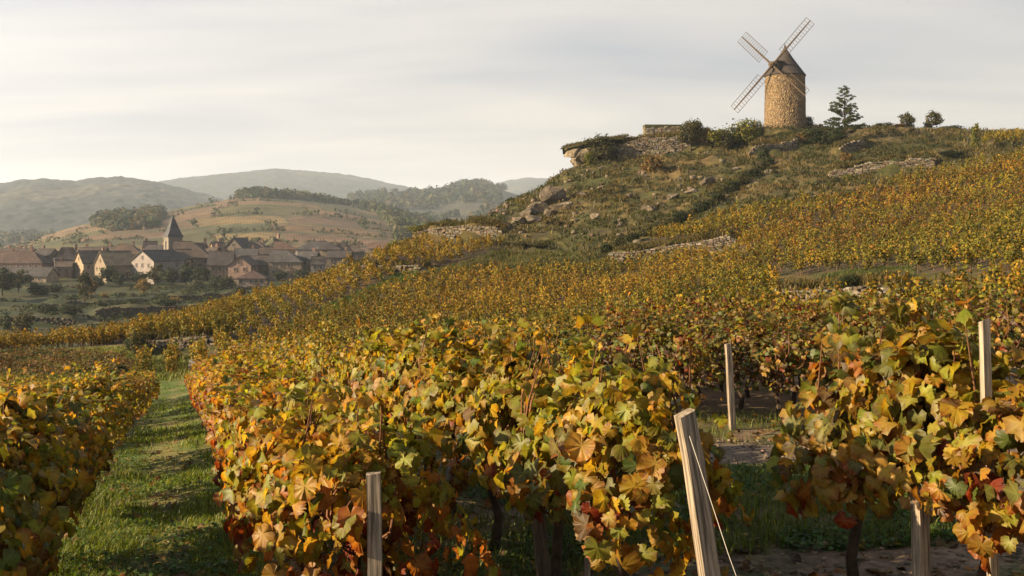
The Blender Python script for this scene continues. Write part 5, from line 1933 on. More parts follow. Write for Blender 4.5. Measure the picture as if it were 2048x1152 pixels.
def build_field():
    rng = np.random.default_rng(77)
    p = np.arange(-60, 150, 1.30)
    s = np.arange(10, 150, 0.86)
    PP, SS = np.meshgrid(p, s, indexing='ij')
    PP = PP + rng.normal(0, 0.07, PP.shape)
    SS = SS + rng.normal(0, 0.22, SS.shape)
    nb = PP.size
    PP, SS = np.concatenate([PP.ravel(), PP.ravel() + 0.65]), np.concatenate([SS.ravel(), SS.ravel() + 0.4])
    infill = np.arange(2 * nb) >= nb
    X = (RN[0] * PP + RD[0] * SS).ravel()
    Y = (RN[1] * PP + RD[1] * SS).ravel()
    ok = (Y > 19) & (Y < 150) & (np.abs(X / Y) < 0.85)
    X, Y, infill = X[ok], Y[ok], infill[ok]
    Z = H(X, Y)
    xp, yp = XC + F * X / Y, YH - F * Z / Y
    keep = np.zeros(len(X), bool)
    keep |= inpoly(xp, yp, FIELDS['F1']) & (Y > 55) & (Y < 104)
    keep |= inpoly(xp, yp, FIELDS['F2']) & (Y > 36) & (Y < 95)
    keep |= inpoly(xp, yp, FIELDS['F3']) & (Y > 88) & (Y < 112)
    keep |= inpoly(xp, yp, FIELDS['F4']) & (Y > 40) & (Y < 118)
    keep |= inpoly(xp, yp, FIELDS['F5']) & (Y > 24) & (Y < 60)
    f6 = inpoly(xp, yp, FIELDS['F6']) & (Y > 95) & (Y < 150)
    keep |= f6
    keep &= (xp > -120) & (xp < 2170)
    keep &= ~infill | (inpoly(xp, yp, FIELDS['F1']) & (xp < 480))
    # rows thin out where vines died
    gapn = vnoise(X * 0.5, Y * 0.5, 66)
    keep &= (rng.random(len(X)) > 0.05) & (gapn > 0.07)
    X, Y, Z, xp, yp = X[keep], Y[keep], Z[keep], xp[keep], yp[keep]
    n = len(X)
    nl = np.where(Y < 55, 165, np.where(Y < 80, 120, 90)).astype(int)
    k = np.repeat(np.arange(n), nl)
    m = len(k)
    hgt = rng.uniform(0.85, 1.45, n)
    # five to seven shoots per vine, each with its lean; leaves sit along the shoots
    NS = 7
    sa = rng.uniform(0, 6.28, (n, NS))
    sl = rng.uniform(0.05, 0.42, (n, NS))
    shh = rng.uniform(0.6, 1.12, (n, NS))
    si = rng.integers(0, NS, m)
    t = rng.random(m) ** 0.75
    a, l, hh = sa[k, si], sl[k, si], shh[k, si] * hgt[k]
    zz = 0.30 + (hh - 0.30) * t
    rr = l * t ** 0.8 + 0.02
    pos = np.stack([X[k] + np.cos(a) * rr, Y[k] + np.sin(a) * rr, Z[k] + zz], 1)
    spread = (0.135 * (1.1 - 0.75 * t))[:, None]
    pos += rng.normal(0, 1, (m, 3)) * spread * np.array([1, 1, 0.7])
    out = np.stack([np.cos(a), np.sin(a), np.full(m, 0.5)], 1) + 0.9 * rnd_unit(rng, m)
    tip = rnd_unit(rng, m) + np.array([0, 0, -0.7])
    size = rng.uniform(0.085, 0.165, m) * np.where(Y[k] > 80, 1.2, 1.0)
    # colour: gold, greenish, rusty in drifts
    d1, d2 = fbm(X * 0.06, Y * 0.06, 3, 101), fbm(X * 0.09, Y * 0.09, 3, 102)
    ind = rng.normal(0, 0.09, n)
    wg = sstep(0.42, 0.62, d1 + ind)
    wr = sstep(0.52, 0.70, d2 + rng.normal(0, 0.08, n)) * (0.28 + 0.45 * sstep(1200, 1700, xp))
    u = rng.random(m)
    cg = palette(rng, m, VINE_GOLD, [1, 1.4, 1.3, .5], 0.13)
    cgr = palette(rng, m, VINE_GREEN, [1, 1, .5], 0.13)
    cr = palette(rng, m, VINE_RUST, [1, 1, .5], 0.13)
    c = cg
    c = np.where((u < (0.22 + 0.6 * wg)[k])[:, None], cgr, c)
    c = np.where((rng.random(m) < (0.05 + 0.5 * wr)[k])[:, None], cr, c)
    c *= (rng.uniform(0.72, 1.2, n))[k][:, None]
    V, Fq, C = leaf_quads(pos, out, tip, size, c, 0.85)
    # stems
    tri = []
    st = rng.normal(0, 0.03, (n, 2))
    for ang in (0, 2.1):
        ca, sa_ = math.cos(ang) * 0.035, math.sin(ang) * 0.035
        tri.append(np.stack([np.stack([X - ca, Y - sa_, Z - .1], 1), np.stack([X + ca, Y + sa_, Z - .1], 1),
                             np.stack([X + ca * .6 + st[:, 0], Y + sa_ * .6 + st[:, 1], Z + 0.6], 1), np.stack([X - ca * .6 + st[:, 0], Y - sa_ * .6 + st[:, 1], Z + 0.6], 1)], 1).reshape(-1, 3))
    # a few bare shoots standing above the leaves
    shoot = rng.random(n) < 0.8
    Xs, Ys, Zs, hs = X[shoot], Y[shoot], Z[shoot], hgt[shoot]
    ax, ay = rng.normal(0, .25, len(Xs)), rng.normal(0, .2, len(Xs))
    w = 0.012
    tri.append(np.stack([np.stack([Xs - w, Ys, Zs + .5], 1), np.stack([Xs + w, Ys, Zs + .5], 1), np.stack([Xs + w * .5 + ax, Ys + ay, Zs + hs * 1.12], 1), np.stack([Xs - w * .5 + ax, Ys + ay, Zs + hs * 1.12], 1)], 1).reshape(-1, 3))
    T = np.concatenate(tri)
    Fs = np.arange(len(T)).reshape(-1, 4) + len(V)
    sc = np.tile([0.10, 0.07, 0.045], (len(T), 1)) * np.repeat(rng.uniform(0.6, 1.7, len(T) // 4), 4)[:, None]
    o = link('vineyard_vines', mesh('vineyard_vines', np.concatenate([V, T]), np.concatenate([Fq, Fs]), M['field'], np.concatenate([C, sc])))
    tag(o, 'golden autumn vines covering the terraced slope below the windmill', kind='stuff')


build_field()

# ------------------------------------------------------------------ gravel track across the near rows
def build_track():
    xs = np.linspace(-0.6, 14, 90)
    V = []
    ws = np.linspace(-1, 1, 9)
    for x in xs:
        yc = 9.45 + 0.03 * (x - 2) + 0.12 * math.sin(x * 0.9)
        for w in ws:
            V.append((x, yc + w * (0.62 + 0.08 * math.sin(x * 2.3 + w)), 0))
    V = np.array(V)
    V[:, 2] = H(V[:, 0], V[:, 1]) + 0.03 - 0.05 * np.tile(np.abs(ws) ** 6, len(xs)) + 0.015 * (vnoise(V[:, 0] * 6, V[:, 1] * 6, 4) - .5)
    n = len(ws)
    Fq = np.array([[i * n + j, (i + 1) * n + j, (i + 1) * n + j + 1, i * n + j + 1] for i in range(len(xs) - 1) for j in range(n - 1)])
    o = link('gravel_track', mesh('gravel_track', V, Fq, M['gravel'], smooth=True))
    tag(o, 'pale gravel track crossing between the vine rows', kind='structure')
    rng = np.random.default_rng(5)
    m = 1500
    x = rng.uniform(-0.5, 8, m)
    y = 9.45 + 0.03 * (x - 2) + 0.12 * np.sin(x * 0.9) + rng.normal(0, 0.36, m)
    C = np.stack([x, y, H(x, y) + 0.035], 1)
    S = rng.uniform(0.008, 0.03, (m, 1)) * np.array([1.2, 1, .6])
    stone_mass('pebbles', None, C, S, rng.uniform(0, 6, m), palette(rng, m, [(0.17, 0.13, 0.095), (0.13, 0.10, 0.075), (0.21, 0.165, 0.12)], [1, 1, 1]), rng)
    bpy.data.objects['pebbles']['label'] = 'loose pebbles lying on the gravel track'


build_track()

# culvert slab at the end of the lane
sb = MB()
sb.box((0, 0, 0), (1.5, 1.6, 0.26), jit=0.05)
sb.box((0.75, -0.1, -0.25), (0.35, 1.2, 0.5), jit=0.05)
so = sb.build('stone_slab', M['slab'])
so.location = on_ground(410, 47.5, 0.42)
so.rotation_euler = (0.05, 0.04, 0.3)
tag(so, 'flat grey stone slab where the far vines meet the near rows', 'stone slab')


# ------------------------------------------------------------------ vines near the camera
def leaf_template(seed, fine=True, low=False):
    """a five-lobed vine leaf, petiole end at the origin, main lobe along +y, width about 1.5"""
    rng = np.random.default_rng(seed)
    if fine:
        half = [(0, 1.0), (6, .90), (12, .95), (18, .84), (27, .74), (35, .84), (43, .86), (50, .97), (57, .86), (65, .90), (75, .76), (84, .72), (94, .80), (102, .78), (111, .87), (121, .77), (131, .80), (146, .68), (162, .56)]
    else:
        half = [(0, 1.0), (27, .76), (50, .95), (82, .72), (110, .84), (150, .62)]
    if low:
        half = [(0, 1.0), (48, .90), (108, .80), (155, .5)]
    lobed = rng.random() ** 1.5
    half = [(a, r + (1 - lobed) * 0.75 * max(0, (0.93 if a < 125 else 0.80) - r) if a < 158 else r) for a, r in half]
    ang, rad, vein = [], [], []
    for s in (1, -1):
        seq = half if s > 0 else [h for h in reversed(half) if h[0] > 0]
        for a, r in seq:
            ang.append(90 - s * a + rng.normal(0, 2))
            rad.append(r * rng.uniform(.90, 1.08))
            vein.append(1.0 if a in (0, 50, 110) else 0.0)
        if s > 0:
            ang.append(-90)
            rad.append(.12)
            vein.append(0)
    ang, rad = np.radians(ang), np.array(rad)
    x, y = rad * np.cos(ang), rad * np.sin(ang)
    fold = rng.uniform(0.05, 0.75) * (1 if rng.random() < .8 else -1)
    curl = rng.uniform(0.05, 0.6)
    z = fold * np.abs(x) - curl * (x * x + y * y) + 0.10 * rng.normal(size=len(x)) + 0.10 * rng.normal() * np.sin(3 * x + rng.uniform(0, 6)) - 0.35 * rng.random() * np.maximum(y, 0) ** 2
    V = np.concatenate([[[0, 0, 0]], np.stack([x, y, z], 1)])
    n = len(x)
    T = np.array([(0, 1 + (i + 1) % n, 1 + i) for i in range(n)])
    if not fine:
        # fan of triangles paired up, keeping it light
        pass
    return V, T, np.concatenate([[0], rad]), np.concatenate([[1], vein])


FINE = [leaf_template(i, True) for i in range(16)]
MIDL = [leaf_template(40 + i, False) for i in range(8)]
LOWL = [leaf_template(60 + i, False, True) for i in range(6)]


def leaf_frames(nrm, tip):
    nrm = nrm / np.linalg.norm(nrm, axis=1, keepdims=True)
    tip = tip - (tip * nrm).sum(1, keepdims=True) * nrm
    tip = tip / (np.linalg.norm(tip, axis=1, keepdims=True) + 1e-9)
    return np.cross(tip, nrm), tip, nrm


def joined_leaves(name, tmpl, pos, nrm, tip, size, col, rng, mat):
    sd, tp, nn = leaf_frames(nrm, tip)
    kind = rng.integers(0, len(tmpl), len(pos))
    Vs, Fs, Cs, Rs, Es = [], [], [], [], []
    off = 0
    for i, (tv, tt, tr, te) in enumerate(tmpl):
        q = np.where(kind == i)[0]
        if not len(q):
            continue
        s = size[q][:, None, None]
        v = pos[q][:, None, :] + s * (tv[None, :, 0:1] * sd[q][:, None, :] + tv[None, :, 1:2] * tp[q][:, None, :] + tv[None, :, 2:3] * nn[q][:, None, :])
        nv = len(tv)
        Vs.append(v.reshape(-1, 3))
        Fs.append((tt[None] + (np.arange(len(q)) * nv)[:, None, None]).reshape(-1, 3) + off)
        Cs.append(np.repeat(col[q], nv, 0))
        Rs.append(np.tile(tr, len(q)))
        Es.append(np.tile(te, len(q)))
        off += nv * len(q)
    return mesh(name, np.concatenate(Vs), np.concatenate(Fs), mat, np.concatenate(Cs), True, attrs={'rad': np.concatenate(Rs), 'vein': np.concatenate(Es)})


LEAF_ME = []
for tv, tt, tr, te in FINE:
    LEAF_ME.append(mesh('leaf', tv, tt, M['leaf'], None, True, attrs={'rad': tr, 'vein': te}))

HUES = {
    'yg': (0.259, 0.239, 0.021), 'green': (0.106, 0.136, 0.021), 'gold': (0.383, 0.245, 0.020), 'amber': (0.346, 0.190, 0.020), 'orange': (0.333, 0.121, 0.017),
    'red': (0.207, 0.034, 0.009), 'brown': (0.132, 0.070, 0.019), 'tan': (0.287, 0.186, 0.055), 'olive': (0.136, 0.127, 0.023), 'wine': (0.083, 0.031, 0.015),
}
MIXES = {   # weights high in the canopy, weights low in the canopy
    'lane': ({'yg': 4, 'gold': 4, 'green': 1.2, 'amber': 1.6, 'olive': .8, 'tan': .3}, {'yg': 2, 'gold': 2, 'amber': 2.4, 'olive': 1.5, 'green': 1, 'brown': .8, 'orange': .6}),
    'red': ({'yg': 3.4, 'gold': 3.6, 'amber': 2, 'orange': 1, 'tan': .4, 'green': .5}, {'orange': 3.6, 'red': 4.2, 'amber': 1.8, 'gold': 1, 'yg': .8, 'brown': .8, 'wine': .3}),
    'post': ({'yg': 4.5, 'gold': 3.6, 'green': 1.1, 'olive': .8, 'tan': .3, 'amber': 1.2}, {'gold': 2.4, 'amber': 3, 'yg': 1.8, 'orange': 1.4, 'brown': .7, 'red': .5, 'olive': 1}),
    'right': ({'olive': 2.4, 'yg': 2.6, 'gold': 2.2, 'amber': 2.2, 'brown': .9, 'tan': .4, 'green': .6, 'orange': .5}, {'amber': 2.6, 'orange': 2.2, 'gold': 1.6, 'olive': 1.6, 'brown': 1, 'red': .7, 'tan': .5}),
    'dark': ({'olive': 2.6, 'green': 1.4, 'brown': 1.6, 'wine': .9, 'yg': 1.4, 'amber': 1, 'tan': .6, 'red': .4}, {'brown': 2, 'wine': 2, 'red': 1, 'olive': 2, 'amber': .8, 'green': 1}),  # reddish and olive leaves, weighted dark to paint in the back rows' shade
    'mixed': ({'yg': 3, 'gold': 2, 'olive': 2, 'green': 1.4, 'amber': 1.2, 'brown': .8, 'tan': .3}, {'olive': 2, 'amber': 2, 'yg': 1.4, 'brown': 1.4, 'orange': 1, 'green': 1}),
}


def mix_colors(rng, mixn, t, pos, jit=0.14):
    # neighbouring leaves are alike: the hue follows a drifting field with some scatter
    hi, lo = MIXES[mixn]
    n = len(t)
    o = rng.uniform(0, 90, 2)
    f = fbm(pos[:, 0] * 2.6 + o[0] + pos[:, 1] * 1.7, pos[:, 2] * 2.8 + o[1] - pos[:, 1], 3, 5) + rng.normal(0, .11, n)
    u01 = np.argsort(np.argsort(f)) / n
    c = np.zeros((n, 3))
    for sel, mx_ in ((rng.random(n) < t, hi), (None, lo)):
        ks = list(mx_)
        w = np.cumsum([mx_[k] for k in ks]) / sum(mx_.values())
        k = np.minimum(np.searchsorted(w, u01), len(ks) - 1)
        cc = np.clip(np.array([HUES[q] for q in ks])[k] * (1 + rng.normal(0, jit, (n, 1))) * (1 + rng.normal(0, jit * .35, (n, 3))), .004, .9)
        c = cc if sel is None else c
        if sel is not None:
            chi, pick = cc, sel
    return np.where(pick[:, None], chi, c)


def vine_leaves(rng, n, zlo, ztop, hw, mixn, end=0, smax=1.0, xmax=0.60):
    """leaf positions round a vine; x runs along the row"""
    L = 0.60
    x = rng.uniform(-L, xmax, n)
    # crest of the canopy wavers along the row, a few shoots stand above it
    ph = rng.uniform(0, 6, 3)
    top = ztop + 0.10 * np.sin(x * 6 + ph[0]) + 0.06 * np.sin(x * 13 + ph[1]) - 0.08
    bot = zlo + 0.12 * np.sin(x * 5 + ph[2])
    t = rng.random(n) ** 0.9
    z = bot + (top - bot) * t
    w = hw * (0.55 + 0.75 * np.sin(np.clip(t * 1.15 + 0.12, 0, 1) * math.pi) ** 0.8) * (1 - 0.35 * t ** 3)
    side = np.where(rng.random(n) < 0.5, -1, 1)
    f = 1 - 0.75 * rng.random(n) ** 2.2
    y = side * w * f
    crest = rng.random(n) < 0.16
    y = np.where(crest, w * rng.uniform(-.8, .8, n), y)
    z = np.where(crest, top + rng.normal(0, .04, n), z)
    k = int(n * 0.09)
    ns = 7
    sx, sy, sh = rng.uniform(-L, xmax, ns), rng.uniform(-hw * .6, hw * .6, ns), rng.uniform(0.06, 0.34, ns)
    q = rng.integers(0, ns, k)
    tt = rng.random(k)
    x[:k] = sx[q] + rng.normal(0, .035, k)
    y[:k] = sy[q] + rng.normal(0, .035, k)
    z[:k] = ztop - .1 + sh[q] * tt * 1.2
    gap = vnoise(x * 4.2 + ph[0] * 9, z * 4.2 + side * 31 + ph[1] * 7, 12)
    thin = (gap < 0.30) & (np.arange(n) >= k) & (rng.random(n) < .85)
    y = np.where(thin, y * 0.25, y)
    pos = np.stack([x, y, z], 1)
    el = rng.uniform(-0.15, 0.85, n)
    nr = np.stack([rng.normal(0, .55, n), side * np.cos(el) * (1 - 0.6 * crest), np.sin(el) + 1.0 * crest], 1) + 0.45 * rnd_unit(rng, n)
    if end:
        e = np.clip((np.abs(x) - .35) * 4, 0, 1) * (np.sign(x) == end)
        nr[:, 0] += end * 1.1 * e
    tp = np.stack([rng.normal(0, .45, n), side * 0.35, np.full(n, -0.9)], 1) + 0.35 * rnd_unit(rng, n)
    nr[:k] = rnd_unit(rng, k) + np.array([0, 0, .5])
    size = (0.037 + 0.045 * rng.random(n) ** 1.5) * smax
    size[:k] *= 0.75
    tn = np.clip((z - zlo) / (ztop - zlo), 0, 1)
    col = mix_colors(rng, mixn, sstep(0.05, 0.6, tn + rng.normal(0, .12, n)), pos)
    return pos, nr, tp, size, col


def vine_wood(rng, zlo, ztop, fine=True, reach=.52):
    t = MB()
    b = rng.uniform(-.05, .05, 4)
    hd = zlo + 0.06
    n = 7 if fine else 5
    t.tube([(0, 0, -0.15), (b[0], b[1], hd * 0.35), (b[2] - .03, b[3], hd * 0.7), (b[2] * 1.5, b[3], hd)], [0.042, 0.031, 0.027, 0.036], n)
    c = MB()
    for i in range(15 if fine else 5):
        x1, y1 = rng.uniform(-.52, reach), rng.uniform(-.2, .2)
        top = ztop + rng.uniform(-.22, .17)
        s = Vector((b[2] * 1.5, b[3], hd - 0.02))
        m = Vector((x1 * .7, y1 * 1.1, hd + (top - hd) * .35))
        c.tube([s, m, Vector((x1, y1, (hd + top) / 2 + .1)), Vector((x1 + rng.uniform(-.12, .12), y1 * .6, top))], [0.010, 0.007, 0.006, 0.003], 4, cap=False)
    return t, c


ORD = words_ + ['twenty-' + w for w in words_[:9]] + ['thirtieth'] + ['thirty-' + w for w in words_[:9]] + ['fortieth']
ROWS = [  # name, across position, first depth, last depth, canopy bottom, top, half width, mixture, description
    ('A', -1.06, 3.4, 37, 0.44, 1.02, 0.36, 'lane', 'golden green vine', 'row left of the lane'),
    ('B', 0.86, 4.95, 37, 0.40, 1.08, 0.40, 'red', 'orange and red tinged vine', 'row right of the lane'),
    ('C', 2.02, 4.75, 36, 0.60, 1.28, 0.29, 'post', 'yellow green vine', 'row starting at the leaning post'),
    ('D', 3.46, 2.58, 5.45, 0.62, 1.38, 0.34, 'right', 'olive and orange vine', 'short row at the right edge'),
    ('E', -2.95, 14, 37, 0.40, 0.92, 0.36, 'lane', 'golden green vine', 'second row left of the lane'),
    ('G', -4.8, 22, 37, 0.40, 0.92, 0.36, 'lane', 'golden green vine', 'third row left of the lane'),
    ('H', 3.25, 12.4, 33, 0.45, 1.14, 0.36, 'mixed', 'yellowish vine', 'first row beyond the gravel track'),
    ('I', 4.5, 12.2, 29, 0.45, 1.14, 0.36, 'mixed', 'olive vine', 'second row beyond the gravel track'),
    ('J', 5.75, 12.1, 25, 0.45, 1.10, 0.36, 'dark', 'shade-tinted reddish vine', 'row behind the far grey stake'),
    ('K', 7.0, 12.2, 23, 0.45, 1.14, 0.36, 'dark', 'shade-tinted reddish vine', 'first row right of far grey stake'),
    ('L', 8.25, 12.2, 23, 0.45, 1.2, 0.36, 'dark', 'shade-tinted wine tinged vine', 'second row right of far grey stake'),
    ('N', 9.5, 12.2, 23, 0.45, 1.26, 0.36, 'dark', 'shade-tinted wine tinged vine', 'third row right of far grey stake'),
    ('O', 10.75, 12.2, 22, 0.45, 1.3, 0.36, 'dark', 'shade-tinted wine tinged vine', 'fourth row right of far grey stake'),
]
PROTO = {}
NEAR_D = 9.6
GAPS = (5, 8, 11, 12, 15, 18, 19, 22, 25, 26, 29, 31)      # vines left out of the left row to let sun streaks onto the lane
LEAVES_SINGLE = 210
vine_group = 'grapevines of the near rows'


def build_rows():
    rng = np.random.default_rng(2024)
    ra = math.atan2(RD[1], RD[0])
    for rname, p, Y0, Y1, zlo, ztop, hw, mixn, adj, where in ROWS:
        s0, s1 = (Y0 - 0.3185 * p) / 0.948, (Y1 - 0.3185 * p) / 0.948
        ss = np.arange(s0, s1, 1.0)
        for i, s in enumerate(ss):
            q = RN * (p + rng.normal(0, .03)) + RD * (s + rng.normal(0, .05))
            D = q[1]
            if rname == 'A' and i in GAPS:
                continue
            root = empty('grapevine', (q[0], q[1], h1(q[0], q[1])), ra, f'{adj}, {ORD[i]} from near end, {where}', 'grapevine', vine_group)
            if D < NEAR_D:
                n = 860
                pos, nr, tp, size, col = vine_leaves(rng, n, zlo, ztop, hw, mixn, end=-1 if (i == 0 and rname in 'BC') else (1 if rname == 'D' and i == len(ss) - 1 else 0), smax={'D': 1.0, 'C': 0.98, 'B': 0.92}.get(rname, 1.0), xmax=0.24 if rname == 'D' and i == len(ss) - 1 else 0.60)
                sd, t_, nn = leaf_frames(nr, tp)
                # the leaves that show largest become objects of their own
                tocam = np.array([-root.location.x, -root.location.y, -root.location.z])
                ca, sa = math.cos(ra), math.sin(ra)
                view = np.array([ca * tocam[0] + sa * tocam[1], -sa * tocam[0] + ca * tocam[1], tocam[2]])
                view /= np.linalg.norm(view)
                score = (pos - pos.mean(0)) @ view + size * 3
                order = np.argsort(-score)
                for j in order[:LEAVES_SINGLE]:
                    o = bpy.data.objects.new('leaf', LEAF_ME[int(rng.integers(0, 16))])
                    COL.objects.link(o)
                    o.parent = root
                    m = Matrix(((sd[j][0], t_[j][0], nn[j][0], 0), (sd[j][1], t_[j][1], nn[j][1], 0), (sd[j][2], t_[j][2], nn[j][2], 0), (0, 0, 0, 1)))
                    sc = size[j]
                    o.matrix_local = Matrix.Translation(pos[j]) @ m @ Matrix.Diagonal((sc, sc, sc, 1))
                    o.color = (*col[j], 1)
                rest = order[LEAVES_SINGLE:]
                f = link('foliage', joined_leaves('foliage', MIDL, pos[rest], nr[rest], tp[rest], size[rest], col[rest], rng, M['leaf_mass']), root)
                f['kind'] = 'stuff'
                t, c = vine_wood(rng, zlo, ztop, True, 0.2 if rname == 'D' and i == len(ss) - 1 else .52)
                t.build('trunk', M['bark'], root, True)
                c.build('canes', M['cane'], root, True)
            else:
                far = D > 17
                key = (mixn, int(rng.integers(0, 3 if far else 4)), far)
                if key not in PROTO:
                    n = 420 if far else 760
                    pos, nr, tp, size, col = vine_leaves(rng, n, 0.47, 1.3, 0.38, mixn, smax=(1.15 if far else 1.0) * (0.76 if mixn == 'dark' else 0.84))
                    fm = joined_leaves('foliage', LOWL if far else MIDL, pos, nr, tp, size, col, rng, M['leaf_mass'])
                    t, c = vine_wood(rng, 0.47, 1.3, False)
                    PROTO[key] = (fm, t.mesh('trunk', M['bark']), c.mesh('canes', M['cane']))
                fm, tm, cm = PROTO[key]
                flip = math.pi if rng.random() < .5 else 0
                zs = ztop / 1.3 * rng.uniform(.92, 1.08)
                tint = rng.uniform(.8, 1.15)
                for nm, me in (('foliage', fm), ('trunk', tm), ('canes', cm)):
                    o = link(nm, me, root, (tint, tint * rng.uniform(.94, 1.04), tint))
                    o.rotation_euler = (0, 0, flip)
                    o.scale = (1.04, hw / .37, zs)
                    if nm == 'foliage':
                        o['kind'] = 'stuff'


build_rows()


# ------------------------------------------------------------------ posts and stakes
def post(label, top, base, w, d, mat, cat='vine post', name='vine_post', rz=0.0, lean_dir=None, group='wooden posts among the vines'):
    top, base = Vector(top), Vector(base)
    ax = top - base
    L = ax.length
    b = MB()
    rng = np.random.default_rng(int(abs(top.x * 1000)) + 3)
    lev = [-0.25, 0.0, 0.3, 0.6, 0.85, 1.0]
    V = []
    for k, t in enumerate(lev):
        j = rng.normal(0, 0.0022, 2)
        tw = 1.0 - 0.05 * t
        for sx, sy in ((-1, -1), (0.86, -1), (1, -0.86), (1, 1), (-1, 1)):
            z = L * t + (rng.normal(0, 0.004) if k == len(lev) - 1 else 0)
            if k == len(lev) - 1:
                z += sx * 0.006
            V.append((sx * w / 2 * tw + j[0], sy * d / 2 * tw + j[1], z))
    Fs = []
    for k in range(len(lev) - 1):
        for i in range(5):
            a, c = k * 5 + i, k * 5 + (i + 1) % 5
            Fs.append((a, c, c + 5, a + 5))
    Fs.append(tuple(range((len(lev) - 1) * 5, len(lev) * 5)))
    b.add(V, Fs)
    o = b.build(name, mat)
    o.location = base
    q = Vector((0, 0, 1)).rotation_difference(ax.normalized())
    o.rotation_euler = (q.to_matrix() @ Matrix.Rotation(rz, 3, 'Z')).to_euler()
    return tag(o, label, cat, group)


def gz(px, D):
    return h1((px - XC) / F * D, D)


def at_ground(px, D):
    return on_ground(px, D)


post('weathered grey post standing upright at the near end of the row right of the lane', W(747, 946, 4.35), at_ground(752, 4.35), 0.066, 0.06, M['post'], rz=0.12)
t2 = W(1370, 825, 3.95)
post('pale split post leaning to the left, with a guy wire on it', t2, W(1462, 470 - gz(1462, 3.95) / 3.95 * F, 3.95), 0.072, 0.062, M['post'], rz=0.3)
post('dark shade-tinted post under the leaves left of the leaning post', W(1068, 930, 5.75), at_ground(1090, 5.75), 0.075, 0.065, M['post_dark'], rz=0.2)
post('thin pale stake under the leaves between dark and leaning posts', W(1173, 905, 5.3), at_ground(1175, 5.3), 0.028, 0.028, M['post'], 'stake', 'vine_stake', rz=0.1)
post('brown post under the vines near the right edge', W(1838, 985, 4.42), at_ground(1852, 4.42), 0.060, 0.055, M['post'], rz=0.4)
post('tall pale stake rising above the leaves near the right edge', W(1968, 640, 4.35), at_ground(1992, 4.35), 0.040, 0.032, M['post'], 'stake', 'vine_stake', rz=0.2)
post('thin grey stake standing far off beside the gravel track', W(1456, 688, 11.2), at_ground(1466, 11.2), 0.066, 0.06, M['post'], 'stake', 'vine_stake', rz=0.2)
wb = MB()
wa, we = W(1379, 872, 3.90), W(1480, 1165, 3.72)
wg_ = wa + (we - wa) * 1.55
wb.tube([wa, wa.lerp(wg_, 0.5) + Vector((0, 0, -0.02)), wg_], 0.0014, 4)
tag(wb.build('guy_wire', M['wire']), 'thin pale guy wire running from the leaning post to the ground', 'wire')


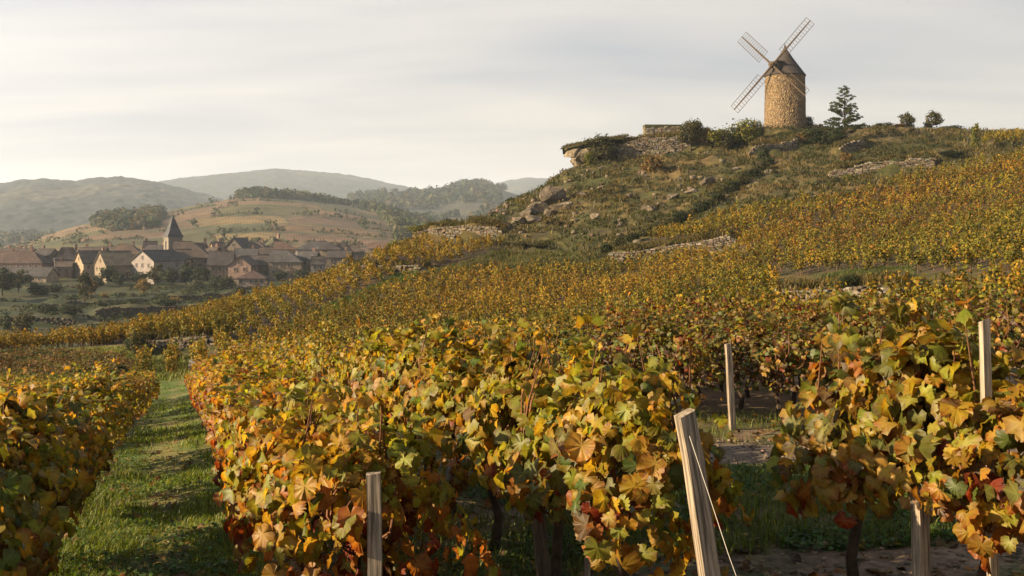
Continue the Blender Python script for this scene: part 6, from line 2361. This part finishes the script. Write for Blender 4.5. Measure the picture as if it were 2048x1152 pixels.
# ------------------------------------------------------------------ grass, weeds and fallen leaves near the camera
def build_near_ground():
    rng = np.random.default_rng(91)
    GP = [(0.125, 0.155, 0.018), (0.165, 0.19, 0.022), (0.085, 0.115, 0.015), (0.20, 0.19, 0.032)]
    DP = [(0.21, 0.17, 0.05), (0.16, 0.145, 0.035), (0.12, 0.125, 0.026)]

    def patch(n, p0, p1, Y0, Y1, soft=0.15, power=1.4):
        u = rng.random(n)
        Y = 1 / ((1 - u) / Y0 ** power + u / Y1 ** power) ** (1 / power)
        p = rng.uniform(p0, p1, n) + rng.normal(0, soft, n)
        s = (Y - 0.3185 * p) / 0.948
        X = RN[0] * p + RD[0] * s
        return np.stack([X, Y, H(X, Y) - 0.01], 1), p
    P, p = patch(62000, -0.85, 0.48, 3.6, 52)
    n3 = fbm(P[:, 0] * 0.9, P[:, 1] * 0.9, 3, 52) + 0.20 * np.exp(-((p + 0.1) / 0.20) ** 2)
    dry = sstep(0.52, 0.68, n3 + rng.normal(0, .06, len(P)))
    keep = rng.random(len(P)) > 0.7 * dry
    P, dry = P[keep], dry[keep]
    n = len(P)
    D = P[:, 1]
    c = np.where((rng.random(n) < dry)[:, None], palette(rng, n, DP, [1, 1, 1]), palette(rng, n, GP, [1, 1, 1, .4]))
    tuft = vnoise(P[:, 0] * 2.2, P[:, 1] * 2.2, 54)
    h = rng.uniform(0.03, 0.085, n) * (0.55 + 1.0 * tuft) * (1 - 0.4 * dry)
    stuff_blades('lane_grass', 'green grass growing along the lane between the vine rows', P, h, rng.uniform(0.006, 0.010, n) * np.clip(D / 7, .8, 3.2), c, rng, 0.5)
    # patchy grass and weeds under and between the rows at right
    Q = []
    for a in ((9000, -1.3, -0.8, 3.6, 14), (9000, 1.0, 2.9, 3.8, 9), (9000, 2.4, 5.2, 6.2, 8.8), (6000, 3.0, 9.5, 10.1, 12.6)):
        P, p = patch(*a)
        Q.append(P)
    P = np.concatenate(Q)
    g = fbm(P[:, 0] * 1.1, P[:, 1] * 1.1, 3, 57)
    P = P[g + 0.16 * (P[:, 1] > 6.3) > 0.52]
    n = len(P)
    stuff_blades('weedy_grass', 'patchy dark grass under and between the rows at right', P, rng.uniform(0.05, 0.15, n), rng.uniform(0.006, 0.011, n), palette(rng, n, GP[:3] + DP[2:], [1, 1, 1, .6]) * 0.7, rng, 0.5)
    # low broadleaf weeds
    Q = []
    for a in ((2600, -0.85, 0.55, 3.6, 14), (4200, 2.3, 5.4, 6.3, 8.8), (2200, 1.1, 3.2, 4, 8.5)):
        P, p = patch(*a)
        Q.append(P)
    P = np.concatenate(Q)
    g = fbm(P[:, 0] * 0.8, P[:, 1] * 0.8, 3, 58)
    P = P[g + 0.12 * (P[:, 1] > 6.3) > 0.50]
    k = 5
    n = len(P) * k
    pos = np.repeat(P, k, 0) + np.concatenate([rng.normal(0, .03, (n, 2)), rng.uniform(.01, .07, (n, 1))], 1)
    V, Fq, c = leaf_quads(pos, rnd_unit(rng, n) * .6 + np.array([0, 0, 1]), rnd_unit(rng, n), rng.uniform(.02, .045, n), palette(rng, n, [(0.05, 0.10, 0.016), (0.075, 0.13, 0.022), (0.04, 0.075, 0.015)], [1, 1, 1]), .8)
    tag(link('weeds', mesh('weeds', V, Fq, M['grass'], c)), 'low broad-leaved weeds in the grass', kind='stuff')
    # fallen leaves
    Q = []
    for a in ((900, -1.4, 0.9, 3.6, 20), (1600, 0.9, 5.0, 3.6, 8.4), (240, 3.0, 8.0, 10, 12.4)):
        P, p = patch(*a)
        Q.append(P)
    P = np.concatenate(Q)
    n = len(P)
    P[:, 2] += rng.uniform(0.012, 0.035, n)
    me = joined_leaves('fallen_leaves', MIDL, P, rnd_unit(rng, n) * .45 + np.array([0, 0, 1]), rnd_unit(rng, n), rng.uniform(.035, .075, n),
                       palette(rng, n, [HUES['brown'], HUES['tan'], HUES['orange'], HUES['wine'], (0.24, 0.15, 0.08)], [2, 1, .5, .6, 1.5]), rng, M['leaf_mass'])
    tag(link('fallen_leaves', me), 'fallen brown vine leaves on the soil', kind='stuff')
    # clods and twigs of the bare soil
    P, p = patch(3600, 0.9, 5.0, 3.4, 8.6)
    n = len(P)
    stone_mass('soil_clods', None, P + np.array([0, 0, .01]), rng.uniform(.008, .03, (n, 1)) * np.array([1.2, 1, .7]), rng.uniform(0, 6, n), palette(rng, n, [(0.15, 0.105, 0.065), (0.115, 0.08, 0.05), (0.20, 0.145, 0.09)], [1, 1, 1]), rng)
    bpy.data.objects['soil_clods']['label'] = 'small clods of brown soil under the vines'


build_near_ground()
